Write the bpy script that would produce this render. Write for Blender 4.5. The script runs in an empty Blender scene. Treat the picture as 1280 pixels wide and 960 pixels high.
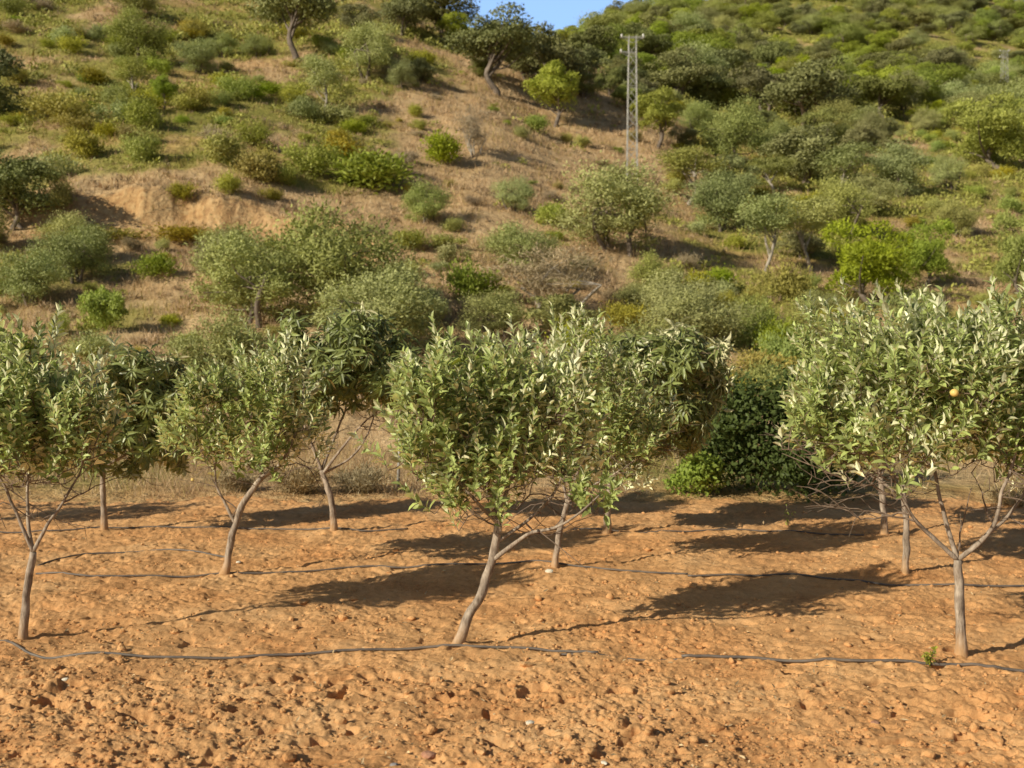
import bpy, math, random
import numpy as np

scene = bpy.context.scene
col = scene.collection
F = 1350.0            # focal length in photo pixels
CAMZ = 2.5
PITCH = -math.atan(40.0 / F)
rng = np.random.default_rng(7)
R = math.radians

# ------------------------------------------------------------------ helpers
def ray(px, py):
    """tangent direction (x/y, z/y) of a photo pixel"""
    u = (np.asarray(px, float) - 640) / F
    v = (480 - np.asarray(py, float)) / F
    dy = math.cos(PITCH) - v * math.sin(PITCH)
    dz = math.sin(PITCH) + v * math.cos(PITCH)
    return u / dy, dz / dy

def P(px, py, D):
    a, t = ray(px, py)
    return np.array([a * D, D, CAMZ + t * D])

def G(px, py):
    """point of the flat field under a pixel"""
    a, t = ray(px, py)
    D = -CAMZ / t
    return np.array([a * D, D, 0.0])

def _hash(ix, iy, seed):
    h = (ix * 374761393 + iy * 668265263 + seed * 974634777) & 0xFFFFFFFF
    h = ((h ^ (h >> 13)) * 1274126177) & 0xFFFFFFFF
    return (h ^ (h >> 16)) & 0xFFFFFFFF

def perlin(x, y, seed=0):
    x = np.asarray(x, float); y = np.asarray(y, float)
    x0 = np.floor(x).astype(np.int64); y0 = np.floor(y).astype(np.int64)
    fx = x - x0; fy = y - y0
    def g(ix, iy, dx, dy):
        an = _hash(ix, iy, seed) * (2 * math.pi / 4294967296.0)
        return np.cos(an) * dx + np.sin(an) * dy
    u = fx * fx * fx * (fx * (fx * 6 - 15) + 10); v = fy * fy * fy * (fy * (fy * 6 - 15) + 10)
    n00 = g(x0, y0, fx, fy); n10 = g(x0 + 1, y0, fx - 1, fy)
    n01 = g(x0, y0 + 1, fx, fy - 1); n11 = g(x0 + 1, y0 + 1, fx - 1, fy - 1)
    return ((n00 * (1 - u) + n10 * u) * (1 - v) + (n01 * (1 - u) + n11 * u) * v) * 1.5

def fbm(x, y, oct=4, seed=0, gain=0.5):
    s = 0; amp = 1.0; f = 1.0
    for k in range(oct):
        s = s + amp * perlin(x * f, y * f, seed + k * 17); amp *= gain; f *= 2.03
    return s

def clods(x, y, cell, seed, dens=0.7):
    """height of rounded soil lumps, one at most per cell"""
    cx = np.floor(x / cell).astype(np.int64); cy = np.floor(y / cell).astype(np.int64)
    best = np.zeros_like(x)
    for i in (-1, 0, 1):
        for j in (-1, 0, 1):
            jx = cx + i; jy = cy + j
            h1 = _hash(jx, jy, seed) / 4294967296.0
            h2 = _hash(jx, jy, seed + 1) / 4294967296.0
            h3 = _hash(jx, jy, seed + 2) / 4294967296.0
            px = (jx + h1) * cell; py = (jy + h2) * cell
            r = cell * (0.18 + 0.62 * h3 ** 2) * (h3 < dens + 0.3)
            d2 = ((x - px) ** 2 + (y - py) ** 2 * (0.7 + 0.9 * h1)) / np.maximum(r * r, 1e-9)
            best = np.maximum(best, r * np.sqrt(np.clip(1 - d2, 0, 1)) * (0.5 + 0.5 * h2))
    return best

def smooth(a, b, x):
    t = np.clip((np.asarray(x, float) - a) / (b - a), 0, 1)
    return t * t * (3 - 2 * t)

def mesh_np(name, V, faces, mats, midx=None, smooth_sh=False, attrs=None):
    """faces: list of (M,k) int arrays; midx: list of material indices per array"""
    me = bpy.data.meshes.new(name)
    V = np.asarray(V, np.float32)
    me.vertices.add(len(V)); me.vertices.foreach_set('co', V.ravel())
    faces = [np.asarray(f, np.int32) for f in faces if len(f)]
    nl = sum(f.size for f in faces); nf = sum(len(f) for f in faces)
    me.loops.add(nl); me.polygons.add(nf)
    me.loops.foreach_set('vertex_index', np.concatenate([f.ravel() for f in faces]))
    tot = np.concatenate([np.full(len(f), f.shape[1], np.int32) for f in faces])
    st = np.concatenate([[0], np.cumsum(tot)[:-1]]).astype(np.int32)
    me.polygons.foreach_set('loop_start', st)
    me.polygons.foreach_set('loop_total', tot)
    if midx is not None:
        me.polygons.foreach_set('material_index', np.concatenate([np.full(len(f), m, np.int32) for f, m in zip(faces, midx)]))
    me.polygons.foreach_set('use_smooth', np.full(nf, smooth_sh, bool))
    for m in mats: me.materials.append(m)
    for k, a in (attrs or {}).items():
        at = me.attributes.new(k, 'FLOAT', 'POINT'); at.data.foreach_set('value', np.asarray(a, np.float32))
    me.update(calc_edges=True); me.validate()
    return me

def link(name, me, parent=None, loc=None):
    o = bpy.data.objects.new(name, me); col.objects.link(o)
    if parent is not None: o.parent = parent
    if loc is not None: o.location = loc
    return o

def tag(o, label, cat, group=None):
    o['label'] = label; o['category'] = cat
    if group: o['group'] = group
    return o

def empty(name, loc, label, cat, group=None):
    o = bpy.data.objects.new(name, None); o.empty_display_size = 0.2
    col.objects.link(o); o.location = loc
    return tag(o, label, cat, group)

class Tubes:
    def __init__(s): s.V = []; s.Fq = []; s.Ft = []; s.n = 0
    def add(s, pts, rad, ns=6, cap=True, wob=0.0, seed=0):
        pts = np.asarray(pts, float); n = len(pts)
        rad = np.broadcast_to(np.asarray(rad, float), (n,))
        tan = np.gradient(pts, axis=0)
        tan /= np.linalg.norm(tan, axis=1)[:, None] + 1e-12
        up = np.array([0.31, 0.17, 0.93]) if abs(tan[0][2]) < 0.9 else np.array([1, 0.1, 0])
        a = np.cross(tan[0], up); a /= np.linalg.norm(a)
        ang = np.arange(ns) * 2 * math.pi / ns
        for i in range(n):
            a = a - tan[i] * a.dot(tan[i]); a /= np.linalg.norm(a) + 1e-12
            b = np.cross(tan[i], a)
            rr = rad[i] * (1 + wob * np.sin(ang * 2 + seed + i * .7) + wob * .6 * np.sin(ang * 3 + i * 1.9))
            s.V.append(pts[i] + (np.cos(ang) * rr)[:, None] * a + (np.sin(ang) * rr)[:, None] * b)
        k = np.arange(ns); k2 = (k + 1) % ns
        for i in range(n - 1):
            o0 = s.n + i * ns; o1 = o0 + ns
            s.Fq.append(np.stack([o0 + k, o0 + k2, o1 + k2, o1 + k], 1))
        if cap:
            for base, rev in ((s.n, True), (s.n + (n - 1) * ns, False)):
                for q in range(1, ns - 1):
                    t = [base, base + q, base + q + 1]
                    s.Ft.append([t[::-1] if rev else t])
        s.n += n * ns
    def get(s):
        V = np.concatenate(s.V) if s.V else np.zeros((0, 3))
        Fq = np.concatenate(s.Fq) if s.Fq else np.zeros((0, 4), int)
        Ft = np.concatenate(s.Ft) if s.Ft else np.zeros((0, 3), int)
        return V, Fq, Ft
    def mesh(s, name, mats, sm=True):
        V, q, t = s.get()
        return mesh_np(name, V, [q, t], mats, smooth_sh=sm)

def spline(pts, step):
    """smooth resampled polyline (catmull-rom)"""
    p = np.asarray(pts, float)
    if len(p) == 2:
        n = max(2, int(np.linalg.norm(p[1] - p[0]) / step) + 1)
        return p[0] + (p[1] - p[0]) * np.linspace(0, 1, n)[:, None]
    e = np.vstack([2 * p[0] - p[1], p, 2 * p[-1] - p[-2]])
    out = []
    for i in range(1, len(e) - 2):
        n = max(2, int(np.linalg.norm(e[i + 1] - e[i]) / step) + 1)
        t = np.linspace(0, 1, n, endpoint=(i == len(e) - 3))[:, None]
        out.append(0.5 * (2 * e[i] + (e[i + 1] - e[i - 1]) * t + (2 * e[i - 1] - 5 * e[i] + 4 * e[i + 1] - e[i + 2]) * t ** 2
                          + (3 * e[i] - e[i - 1] - 3 * e[i + 1] + e[i + 2]) * t ** 3))
    return np.concatenate(out)

def rvec(n, r=rng):
    v = r.normal(size=(n, 3)); return v / np.linalg.norm(v, axis=1)[:, None]
def nrm(v): return v / (np.linalg.norm(v, axis=-1, keepdims=True) + 1e-12)

# ------------------------------------------------------------------ materials
class NT:
    def __init__(s, name):
        s.m = bpy.data.materials.new(name); s.m.use_nodes = True
        s.t = s.m.node_tree; s.t.nodes.clear()
        s.out = s.n('ShaderNodeOutputMaterial')
    def n(s, typ, **kw):
        nd = s.t.nodes.new(typ)
        for k, v in kw.items(): setattr(nd, k, v)
        return nd
    def l(s, a, b): s.t.links.new(a, b)
    def noise(s, scale, detail=4, rough=0.55, coord=None, dist=0):
        nd = s.n('ShaderNodeTexNoise'); nd.inputs['Scale'].default_value = scale
        nd.inputs['Detail'].default_value = detail; nd.inputs['Roughness'].default_value = rough
        nd.inputs['Distortion'].default_value = dist
        if coord is not None: s.l(coord, nd.inputs['Vector'])
        return nd
    def ramp(s, fac, stops):
        r = s.n('ShaderNodeValToRGB'); els = r.color_ramp.elements
        while len(els) < len(stops): els.new(0.5)
        for e, (p, c) in zip(els, stops):
            e.position = p; e.color = (*c, 1) if len(c) == 3 else c
        s.l(fac, r.inputs[0]); return r
    def mix(s, fac, a, b, mode='MIX'):
        m = s.n('ShaderNodeMix', data_type='RGBA', blend_type=mode)
        for sock, v in ((m.inputs[0], fac), (m.inputs[6], a), (m.inputs[7], b)):
            if isinstance(v, (int, float)): sock.default_value = v
            elif isinstance(v, tuple): sock.default_value = (*v, 1)
            else: s.l(v, sock)
        return m.outputs[2]
    def math(s, op, a, b=0.0, c=None):
        m = s.n('ShaderNodeMath', operation=op)
        for i, v in enumerate((a, b, c)):
            if v is None: continue
            if isinstance(v, (int, float)): m.inputs[i].default_value = v
            else: s.l(v, m.inputs[i])
        return m.outputs[0]
    def attr(s, name): return s.n('ShaderNodeAttribute', attribute_name=name).outputs['Fac']

def foliage_mat(name, colr, back=None, var=0.35, hue=0.03, transl=0.3, rough=0.55, spec=0.25, objvar=True):
    t = NT(name)
    tint = t.attr('tint')
    v = t.math('MULTIPLY_ADD', tint, 2 * var, 1 - var)
    c = colr
    hs = t.n('ShaderNodeHueSaturation'); hs.inputs['Color'].default_value = (*colr, 1)
    if back:
        g = t.n('ShaderNodeNewGeometry')
        t.l(t.mix(g.outputs['Backfacing'], colr, back), hs.inputs['Color'])
    if objvar:
        oi = t.n('ShaderNodeObjectInfo')
        h = t.math('MULTIPLY_ADD', oi.outputs['Random'], 2 * hue, 0.5 - hue)
        t.l(h, hs.inputs['Hue'])
        r2 = t.math('FRACT', t.math('MULTIPLY', oi.outputs['Random'], 7.31))
        v = t.math('MULTIPLY', v, t.math('MULTIPLY_ADD', r2, 0.36, 0.86))
        t.l(t.math('MULTIPLY_ADD', t.math('FRACT', t.math('MULTIPLY', oi.outputs['Random'], 13.7)), 0.3, 0.88), hs.inputs['Saturation'])
    t.l(v, hs.inputs['Value'])
    b = t.n('ShaderNodeBsdfPrincipled'); t.l(hs.outputs[0], b.inputs['Base Color'])
    b.inputs['Roughness'].default_value = rough; b.inputs['Specular IOR Level'].default_value = spec
    tr = t.n('ShaderNodeBsdfTranslucent')
    t.l(t.mix(1.0, hs.outputs[0], (1.0, 1.12, 0.6), 'MULTIPLY'), tr.inputs['Color'])
    mx = t.n('ShaderNodeMixShader'); mx.inputs[0].default_value = transl
    t.l(b.outputs[0], mx.inputs[1]); t.l(tr.outputs[0], mx.inputs[2]); t.l(mx.outputs[0], t.out.inputs[0])
    return t.m

def rough_mat(name, stops, scale=8, rough=0.9, bump=0.3, bscale=None, spec=0.2, stretch=None):
    t = NT(name)
    tc = t.n('ShaderNodeTexCoord').outputs['Object']
    if stretch:
        mp = t.n('ShaderNodeMapping'); mp.inputs['Scale'].default_value = stretch; t.l(tc, mp.inputs[0]); tc = mp.outputs[0]
    n = t.noise(scale, 6, 0.6, tc)
    r = t.ramp(n.outputs[0], stops)
    b = t.n('ShaderNodeBsdfPrincipled'); t.l(r.outputs[0], b.inputs['Base Color'])
    b.inputs['Roughness'].default_value = rough; b.inputs['Specular IOR Level'].default_value = spec
    if bump:
        n2 = t.noise(bscale or scale * 3, 5, 0.6, tc)
        bp = t.n('ShaderNodeBump'); bp.inputs['Strength'].default_value = bump; bp.inputs['Distance'].default_value = 0.01
        t.l(n2.outputs[0], bp.inputs['Height']); t.l(bp.outputs[0], b.inputs['Normal'])
    t.l(b.outputs[0], t.out.inputs[0])
    return t.m

def soil_mat(name, dark, mid, light):
    t = NT(name)
    tc = t.n('ShaderNodeTexCoord').outputs['Object']
    n1 = t.noise(1.1, 5, 0.6, tc); n2 = t.noise(14, 6, 0.65, tc); n3 = t.noise(70, 4, 0.6, tc)
    f = t.math('ADD', t.math('MULTIPLY', n1.outputs[0], 0.40), t.math('ADD', t.math('MULTIPLY', n2.outputs[0], 0.28), t.math('MULTIPLY', n3.outputs[0], 0.32)))
    r = t.ramp(f, [(0.36, dark), (0.5, mid), (0.64, light)])
    red = t.ramp(t.noise(0.6, 3, 0.5, tc).outputs[0], [(0.45, (1, 1, 1)), (0.7, (1.02, 0.92, 0.84))])
    c = t.mix(1.0, r.outputs[0], red.outputs[0], 'MULTIPLY')
    sp = t.ramp(t.noise(38, 2, 0.5, tc).outputs[0], [(0.74, (0, 0, 0)), (0.80, (1, 1, 1))])
    c = t.mix(t.math('MULTIPLY', sp.outputs[0], 0.35), c, (0.62, 0.47, 0.30))
    b = t.n('ShaderNodeBsdfPrincipled'); t.l(c, b.inputs['Base Color'])
    b.inputs['Roughness'].default_value = 0.95; b.inputs['Specular IOR Level'].default_value = 0.1
    bp = t.n('ShaderNodeBump'); bp.inputs['Strength'].default_value = 0.85; bp.inputs['Distance'].default_value = 0.012
    n4 = t.noise(130, 6, 0.75, tc)
    t.l(n4.outputs[0], bp.inputs['Height']); t.l(bp.outputs[0], b.inputs['Normal'])
    t.l(b.outputs[0], t.out.inputs[0])
    return t.m

M = {}
M['soil'] = soil_mat('tilled_soil', (0.45, 0.222, 0.092), (0.69, 0.378, 0.162), (0.80, 0.49, 0.24))
M['clod'] = soil_mat('soil_clod', (0.47, 0.235, 0.096), (0.69, 0.378, 0.162), (0.80, 0.49, 0.24))
def bark_mat():
    t = NT('young_bark')
    tc = t.n('ShaderNodeTexCoord').outputs['Object']
    mp = t.n('ShaderNodeMapping'); mp.inputs['Scale'].default_value = (1, 1, 0.22); t.l(tc, mp.inputs[0])
    n1 = t.noise(16, 6, 0.65, mp.outputs[0]); n2 = t.noise(55, 5, 0.7, mp.outputs[0]); n3 = t.noise(5, 3, 0.5, tc)
    f = t.math('ADD', t.math('MULTIPLY', n1.outputs[0], 0.55), t.math('MULTIPLY', n2.outputs[0], 0.45))
    c = t.ramp(f, [(0.36, (0.10, 0.070, 0.050)), (0.47, (0.30, 0.235, 0.18)), (0.62, (0.54, 0.45, 0.36))]).outputs[0]
    c = t.mix(t.ramp(n3.outputs[0], [(0.5, (0, 0, 0)), (0.68, (.7, .7, .7))]).outputs[0], c, (0.17, 0.13, 0.10))
    sep = t.n('ShaderNodeSeparateXYZ'); t.l(tc, sep.inputs[0])
    z = t.math('ADD', sep.outputs[2], t.math('MULTIPLY', n1.outputs[0], 0.18))
    c = t.mix(t.ramp(z, [(0.10, (.85, .85, .85)), (0.30, (0, 0, 0))]).outputs[0], c, (0.50, 0.29, 0.135))
    b = t.n('ShaderNodeBsdfPrincipled'); t.l(c, b.inputs['Base Color']); b.inputs['Roughness'].default_value = 0.88; b.inputs['Specular IOR Level'].default_value = 0.15
    bp = t.n('ShaderNodeBump'); bp.inputs['Strength'].default_value = 0.9; bp.inputs['Distance'].default_value = 0.012
    t.l(f, bp.inputs['Height']); t.l(bp.outputs[0], b.inputs['Normal']); t.l(b.outputs[0], t.out.inputs[0])
    return t.m
M['bark'] = bark_mat()
M['twig'] = rough_mat('twig_bark', [(0.3, (0.12, 0.08, 0.055)), (0.7, (0.27, 0.20, 0.15))], 20, 0.85, 0)
M['wildbark'] = rough_mat('hill_tree_bark', [(0.3, (0.10, 0.075, 0.055)), (0.7, (0.27, 0.22, 0.18))], 3, 0.9, 0.4, 10)
M['palebark'] = rough_mat('pale_bark', [(0.3, (0.26, 0.22, 0.17)), (0.7, (0.50, 0.44, 0.37))], 3, 0.9, 0.3, 10)
M['leaf'] = foliage_mat('orchard_leaf', (0.335, 0.385, 0.125), (0.88, 0.87, 0.58), var=0.5, transl=0.16, rough=0.42, spec=0.35, objvar=False)
M['loquat'] = foliage_mat('long_leaf', (0.205, 0.235, 0.075), (0.76, 0.72, 0.44), var=0.5, transl=0.14, rough=0.38, spec=0.35, objvar=False)
M['pine'] = foliage_mat('pine_needles', (0.36, 0.40, 0.075), var=0.3, transl=0.25, hue=0.015)
M['oak'] = foliage_mat('oak_leaves', (0.25, 0.25, 0.092), var=0.35, transl=0.15, hue=0.02)
M['olive'] = foliage_mat('olive_leaves', (0.385, 0.395, 0.145), var=0.35, transl=0.2, hue=0.02)
M['shrub'] = foliage_mat('scrub_leaves', (0.38, 0.34, 0.075), var=0.4, transl=0.2, hue=0.025)
M['scrub'] = foliage_mat('cushion_scrub', (0.38, 0.37, 0.09), var=0.45, transl=0.2, objvar=False)
M['tuft'] = foliage_mat('dead_tufts', (0.44, 0.31, 0.19), var=0.5, transl=0.15, objvar=False)
M['litter'] = foliage_mat('dead_leaves', (0.50, 0.36, 0.20), var=0.55, transl=0.1, objvar=False)
M['fresh'] = foliage_mat('fresh_leaves', (0.29, 0.37, 0.062), var=0.4, transl=0.3, objvar=False)
M['green'] = foliage_mat('green_leaves', (0.34, 0.38, 0.078), var=0.35, transl=0.3, hue=0.02)
M['dry'] = foliage_mat('dry_twigs', (0.36, 0.28, 0.17), var=0.4, transl=0.1, hue=0.01)
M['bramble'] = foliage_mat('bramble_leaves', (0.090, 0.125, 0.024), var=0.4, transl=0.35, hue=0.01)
M['hose'] = rough_mat('weathered_black_pipe', [(0.35, (0.09, 0.078, 0.07)), (0.65, (0.19, 0.155, 0.125))], 6, 0.55, 0.1, spec=0.4)
M['steel'] = rough_mat('galvanised_steel', [(0.35, (0.33, 0.32, 0.30)), (0.65, (0.46, 0.445, 0.415))], 2, 0.55, 0)
M['ceramic'] = rough_mat('white_insulator', [(0.4, (0.72, 0.70, 0.66)), (0.6, (0.82, 0.80, 0.76))], 4, 0.3, 0)
M['post'] = rough_mat('grey_post', [(0.35, (0.36, 0.33, 0.29)), (0.65, (0.52, 0.49, 0.44))], 10, 0.8, 0.3)
M['palestone'] = rough_mat('pale_stone', [(0.35, (0.60, 0.52, 0.40)), (0.65, (0.80, 0.74, 0.60))], 20, 0.9, 0.4)
M['redstone'] = rough_mat('reddish_stone', [(0.35, (0.36, 0.17, 0.10)), (0.65, (0.52, 0.28, 0.18))], 20, 0.9, 0.4)
M['greystone'] = rough_mat('grey_stone', [(0.35, (0.22, 0.20, 0.19)), (0.65, (0.36, 0.33, 0.31))], 25, 0.9, 0.4)
M['fruit'] = rough_mat('ripe_fruit', [(0.4, (0.72, 0.42, 0.10)), (0.6, (0.80, 0.60, 0.20))], 12, 0.4, 0, spec=0.4)
M['dark_earth'] = rough_mat('distant_ground', [(0.35, (0.26, 0.19, 0.09)), (0.65, (0.38, 0.27, 0.14))], 0.2, 0.95, 0)

def grass_mat():
    t = NT('dry_grass_blades')
    r = t.ramp(t.attr('tint'), [(0.0, (0.30, 0.27, 0.075)), (0.22, (0.42, 0.34, 0.12)), (0.45, (0.53, 0.365, 0.20)), (0.75, (0.63, 0.45, 0.265)), (1.0, (0.74, 0.58, 0.37))])
    b = t.n('ShaderNodeBsdfDiffuse'); t.l(r.outputs[0], b.inputs[0])
    tr = t.n('ShaderNodeBsdfTranslucent'); t.l(r.outputs[0], tr.inputs[0])
    mx = t.n('ShaderNodeMixShader'); mx.inputs[0].default_value = 0.3
    t.l(b.outputs[0], mx.inputs[1]); t.l(tr.outputs[0], mx.inputs[2]); t.l(mx.outputs[0], t.out.inputs[0])
    return t.m
M['grass'] = grass_mat()

def hill_mat():
    t = NT('hillside_dry_slope')
    tc = t.n('ShaderNodeTexCoord').outputs['Object']
    n1 = t.noise(0.35, 6, 0.62, tc); n2 = t.noise(2.6, 6, 0.65, tc)
    f = t.math('ADD', t.math('MULTIPLY', n1.outputs[0], 0.5), t.math('MULTIPLY', n2.outputs[0], 0.5))
    dry = t.ramp(f, [(0.34, (0.40, 0.258, 0.14)), (0.48, (0.57, 0.385, 0.205)), (0.62, (0.70, 0.50, 0.28))])
    grn = t.ramp(f, [(0.36, (0.17, 0.17, 0.042)), (0.5, (0.30, 0.275, 0.07)), (0.64, (0.46, 0.385, 0.12))])
    bare = t.ramp(n2.outputs[0], [(0.35, (0.40, 0.22, 0.10)), (0.5, (0.56, 0.34, 0.155)), (0.65, (0.66, 0.45, 0.225))])
    c = t.mix(t.attr('green'), dry.outputs[0], grn.outputs[0])
    c = t.mix(t.attr('bare'), c, bare.outputs[0])
    b = t.n('ShaderNodeBsdfPrincipled'); t.l(c, b.inputs['Base Color'])
    b.inputs['Roughness'].default_value = 1; b.inputs['Specular IOR Level'].default_value = 0.05
    bp = t.n('ShaderNodeBump'); bp.inputs['Strength'].default_value = 0.8; bp.inputs['Distance'].default_value = 0.4
    t.l(n2.outputs[0], bp.inputs['Height']); t.l(bp.outputs[0], b.inputs['Normal'])
    t.l(b.outputs[0], t.out.inputs[0])
    return t.m
M['hill'] = hill_mat()

# ------------------------------------------------------------------ camera, light, sky
cam = bpy.data.cameras.new('camera'); co = bpy.data.objects.new('camera', cam); col.objects.link(co)
cam.sensor_width = 36; cam.lens = 36 * F / 1280
cam.clip_start = 0.1; cam.clip_end = 5000
co.location = (0, 0, CAMZ); co.rotation_euler = (R(90) + PITCH, 0, 0)
cam.dof.use_dof = True; cam.dof.focus_distance = 9.6; cam.dof.aperture_fstop = 2.1
scene.camera = co

SUN_AZ = math.atan2(-0.81, -0.59)      # measured from +Y towards +X
SUN_EL = R(27)
sd = np.array([math.sin(SUN_AZ) * math.cos(SUN_EL), math.cos(SUN_AZ) * math.cos(SUN_EL), math.sin(SUN_EL)])
sl = bpy.data.lights.new('sun', 'SUN'); so = bpy.data.objects.new('sun', sl); col.objects.link(so)
sl.energy = 5.0; sl.angle = R(0.55); sl.color = (1.0, 0.925, 0.74)
from mathutils import Vector
so.rotation_euler = Vector(sd).to_track_quat('Z', 'Y').to_euler()
so.location = tuple(sd * 60)
w = bpy.data.worlds.new('World'); scene.world = w; w.use_nodes = True
nt = w.node_tree; bg = nt.nodes['Background']
sk = nt.nodes.new('ShaderNodeTexSky'); sk.sky_type = 'NISHITA'; sk.sun_disc = False
sk.sun_elevation = SUN_EL; sk.sun_rotation = SUN_AZ % (2 * math.pi)
sk.air_density = 1.0; sk.dust_density = 0.6; sk.ozone_density = 1.0
nt.links.new(sk.outputs[0], bg.inputs[0]); bg.inputs[1].default_value = 0.06
# blue glow added low in the north to brighten the sky in view
tcw = nt.nodes.new('ShaderNodeTexCoord'); sx = nt.nodes.new('ShaderNodeSeparateXYZ'); nt.links.new(tcw.outputs['Generated'], sx.inputs[0])
mr = nt.nodes.new('ShaderNodeMapRange'); mr.interpolation_type = 'SMOOTHSTEP'; mr.inputs[1].default_value = 0.84; mr.inputs[2].default_value = 0.96
nt.links.new(sx.outputs[1], mr.inputs[0])
bg2 = nt.nodes.new('ShaderNodeBackground'); bg2.inputs[0].default_value = (0.30, 0.52, 0.95, 1)
mw = nt.nodes.new('ShaderNodeMath'); mw.operation = 'MULTIPLY'; mw.inputs[1].default_value = 0.95; nt.links.new(mr.outputs[0], mw.inputs[0]); nt.links.new(mw.outputs[0], bg2.inputs[1])
ad = nt.nodes.new('ShaderNodeAddShader'); nt.links.new(bg.outputs[0], ad.inputs[0]); nt.links.new(bg2.outputs[0], ad.inputs[1])
nt.links.new(ad.outputs[0], nt.nodes['World Output'].inputs[0])
scene.view_settings.view_transform = 'Standard'; scene.view_settings.look = 'None'
scene.view_settings.exposure = 0; scene.view_settings.gamma = 1
scene.render.engine = 'CYCLES'
scene.cycles.max_bounces = 5; scene.cycles.transparent_max_bounces = 4

# ------------------------------------------------------------------ hillside
Dk = np.array([18, 22, 27, 36, 46, 58, 72, 90, 108, 125, 145, 190, 250, 330, 420, 600], float)
cols = {
    -900: [620, 592, 560, 485, 405, 305, 205, 105, 30, -20, -60, -90, -80, -60, -60, -60],
    0:    [620, 592, 560, 482, 402, 302, 202, 100, 20, -30, -70, -70, -40, 0, 20, 20],
    300:  [620, 592, 560, 482, 398, 312, 200, 125, 70, 15, -25, -10, 30, 60, 70, 70],
    450:  [620, 592, 560, 485, 404, 325, 230, 142, 78, 28, -15, 10, 50, 70, 75, 75],
    600:  [620, 590, 556, 486, 413, 332, 250, 168, 110, 72, 45, 55, 70, 80, 80, 80],
    700:  [620, 588, 552, 490, 424, 350, 280, 208, 150, 105, 72, 60, 60, 62, 70, 75],
    800:  [620, 588, 552, 495, 434, 370, 300, 227, 172, 140, 112, 72, 48, 29, 22, 28],
    900:  [620, 588, 552, 497, 440, 385, 322, 255, 205, 172, 146, 105, 68, 28, 8, 10],
    1000: [620, 588, 550, 497, 445, 388, 328, 262, 212, 182, 155, 118, 78, 34, 0, 5],
    1140: [620, 588, 550, 497, 450, 395, 340, 275, 228, 195, 165, 122, 90, 40, -4, -2],
    1280: [620, 588, 552, 500, 455, 402, 350, 288, 240, 208, 180, 145, 118, 60, 12, 8],
    2200: [620, 592, 560, 510, 465, 415, 365, 305, 255, 225, 200, 165, 140, 100, 60, 60],
}
xk = np.array(sorted(cols)); Yk = np.array([cols[x] for x in xk], float)
def pchip_slopes(x, y):
    h = np.diff(x); d = np.diff(y, axis=0) / h.reshape(-1, *([1] * (y.ndim - 1)))
    m = np.zeros_like(y)
    s = np.sign(d[:-1]) * np.sign(d[1:]) > 0
    hm = 2 * d[:-1] * d[1:] / np.where(s, d[:-1] + d[1:], 1)
    m[1:-1] = np.where(s, hm, 0); m[0] = d[0]; m[-1] = d[-1]
    return m
lD = np.log(Dk)
MD = pchip_slopes(lD, Yk.T).T
def herm(x, xs, idx):
    h = xs[idx + 1] - xs[idx]; t = (x - xs[idx]) / h
    return t, h, 2 * t**3 - 3 * t**2 + 1, t**3 - 2 * t**2 + t, -2 * t**3 + 3 * t**2, t**3 - t**2
def base_py(px, D):
    px = np.clip(px, xk[0], xk[-1]); l = np.clip(np.log(D), lD[0], lD[-1])
    j = np.clip(np.searchsorted(lD, l) - 1, 0, len(lD) - 2)
    t, h, h00, h10, h01, h11 = herm(l, lD, j)
    i = np.clip(np.searchsorted(xk, px) - 1, 0, len(xk) - 2)
    def at(ii): return h00 * Yk[ii, j] + h10 * h * MD[ii, j] + h01 * Yk[ii, j + 1] + h11 * h * MD[ii, j + 1]
    tx = (px - xk[i]) / (xk[i + 1] - xk[i])
    tx = tx * 0.5 + 0.5 * tx * tx * (3 - 2 * tx)
    return at(i) * (1 - tx) + at(i + 1) * tx
def scarp_line(X): return 61.0 + 1.6 * perlin(X * 0.09, X * 0 + 3.3, 5) + 0.9 * perlin(X * 0.4, X * 0 + 1.3, 6)
def ground_z(X, Y):
    X = np.asarray(X, float); Y = np.maximum(np.asarray(Y, float), 1.0)
    px = 640 + F * (X / Y) * math.cos(PITCH)
    _, t = ray(640, base_py(px, np.maximum(Y, 18)))
    z = CAMZ + t * np.maximum(Y, 18)
    z = z - 0.25 * smooth(19.5, 17, Y)
    z = z + 0.18 * fbm(X * 0.28, Y * 0.28, 4, 11) * smooth(19, 30, Y) + 0.9 * perlin(X * 0.06, Y * 0.06, 23) * smooth(32, 70, Y)
    far = smooth(110, 220, Y)
    z = z + far * 3.0 * perlin(X * 0.02, Y * 0.02, 31)
    # eroded bank above the terrace on the left slope
    L = scarp_line(X); mk = smooth(-29, -25.5, X) * smooth(-4.5, -9.5, X)
    d = Y - L
    mk = mk * np.clip(0.55 + 0.8 * perlin(X * 0.22, X * 0 + 2.2, 41), 0.1, 1)
    z = z + mk * 1.2 * (smooth(-0.2, 1.0, d) - smooth(0.8, 11, d)) - mk * 0.45 * (smooth(-6, -0.8, d) * smooth(0.8, -0.2, d))
    z = z + mk * 0.4 * (np.abs(perlin(X * 1.2 + 0.6 * perlin(X * .5, Y * .5, 46), Y * 0.9, 44)) + 0.5 * np.abs(perlin(X * 4.1, Y * 0.8, 45))) * smooth(-0.6, 0.2, d) * smooth(2.5, 1.0, d)
    # a small terrace lower down
    L2 = 50.5 + 0.8 * perlin(X * 0.15, X * 0 + 7.7, 8); d2 = Y - L2
    mk2 = smooth(-19, -16, X) * smooth(-8, -11, X) * 0.6
    z = z + mk2 * 1.0 * (smooth(-0.2, 0.9, d2) - smooth(0.6, 7, d2))
    return z
_Dm = np.exp(np.linspace(math.log(17.2), math.log(640), 5000))
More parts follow.
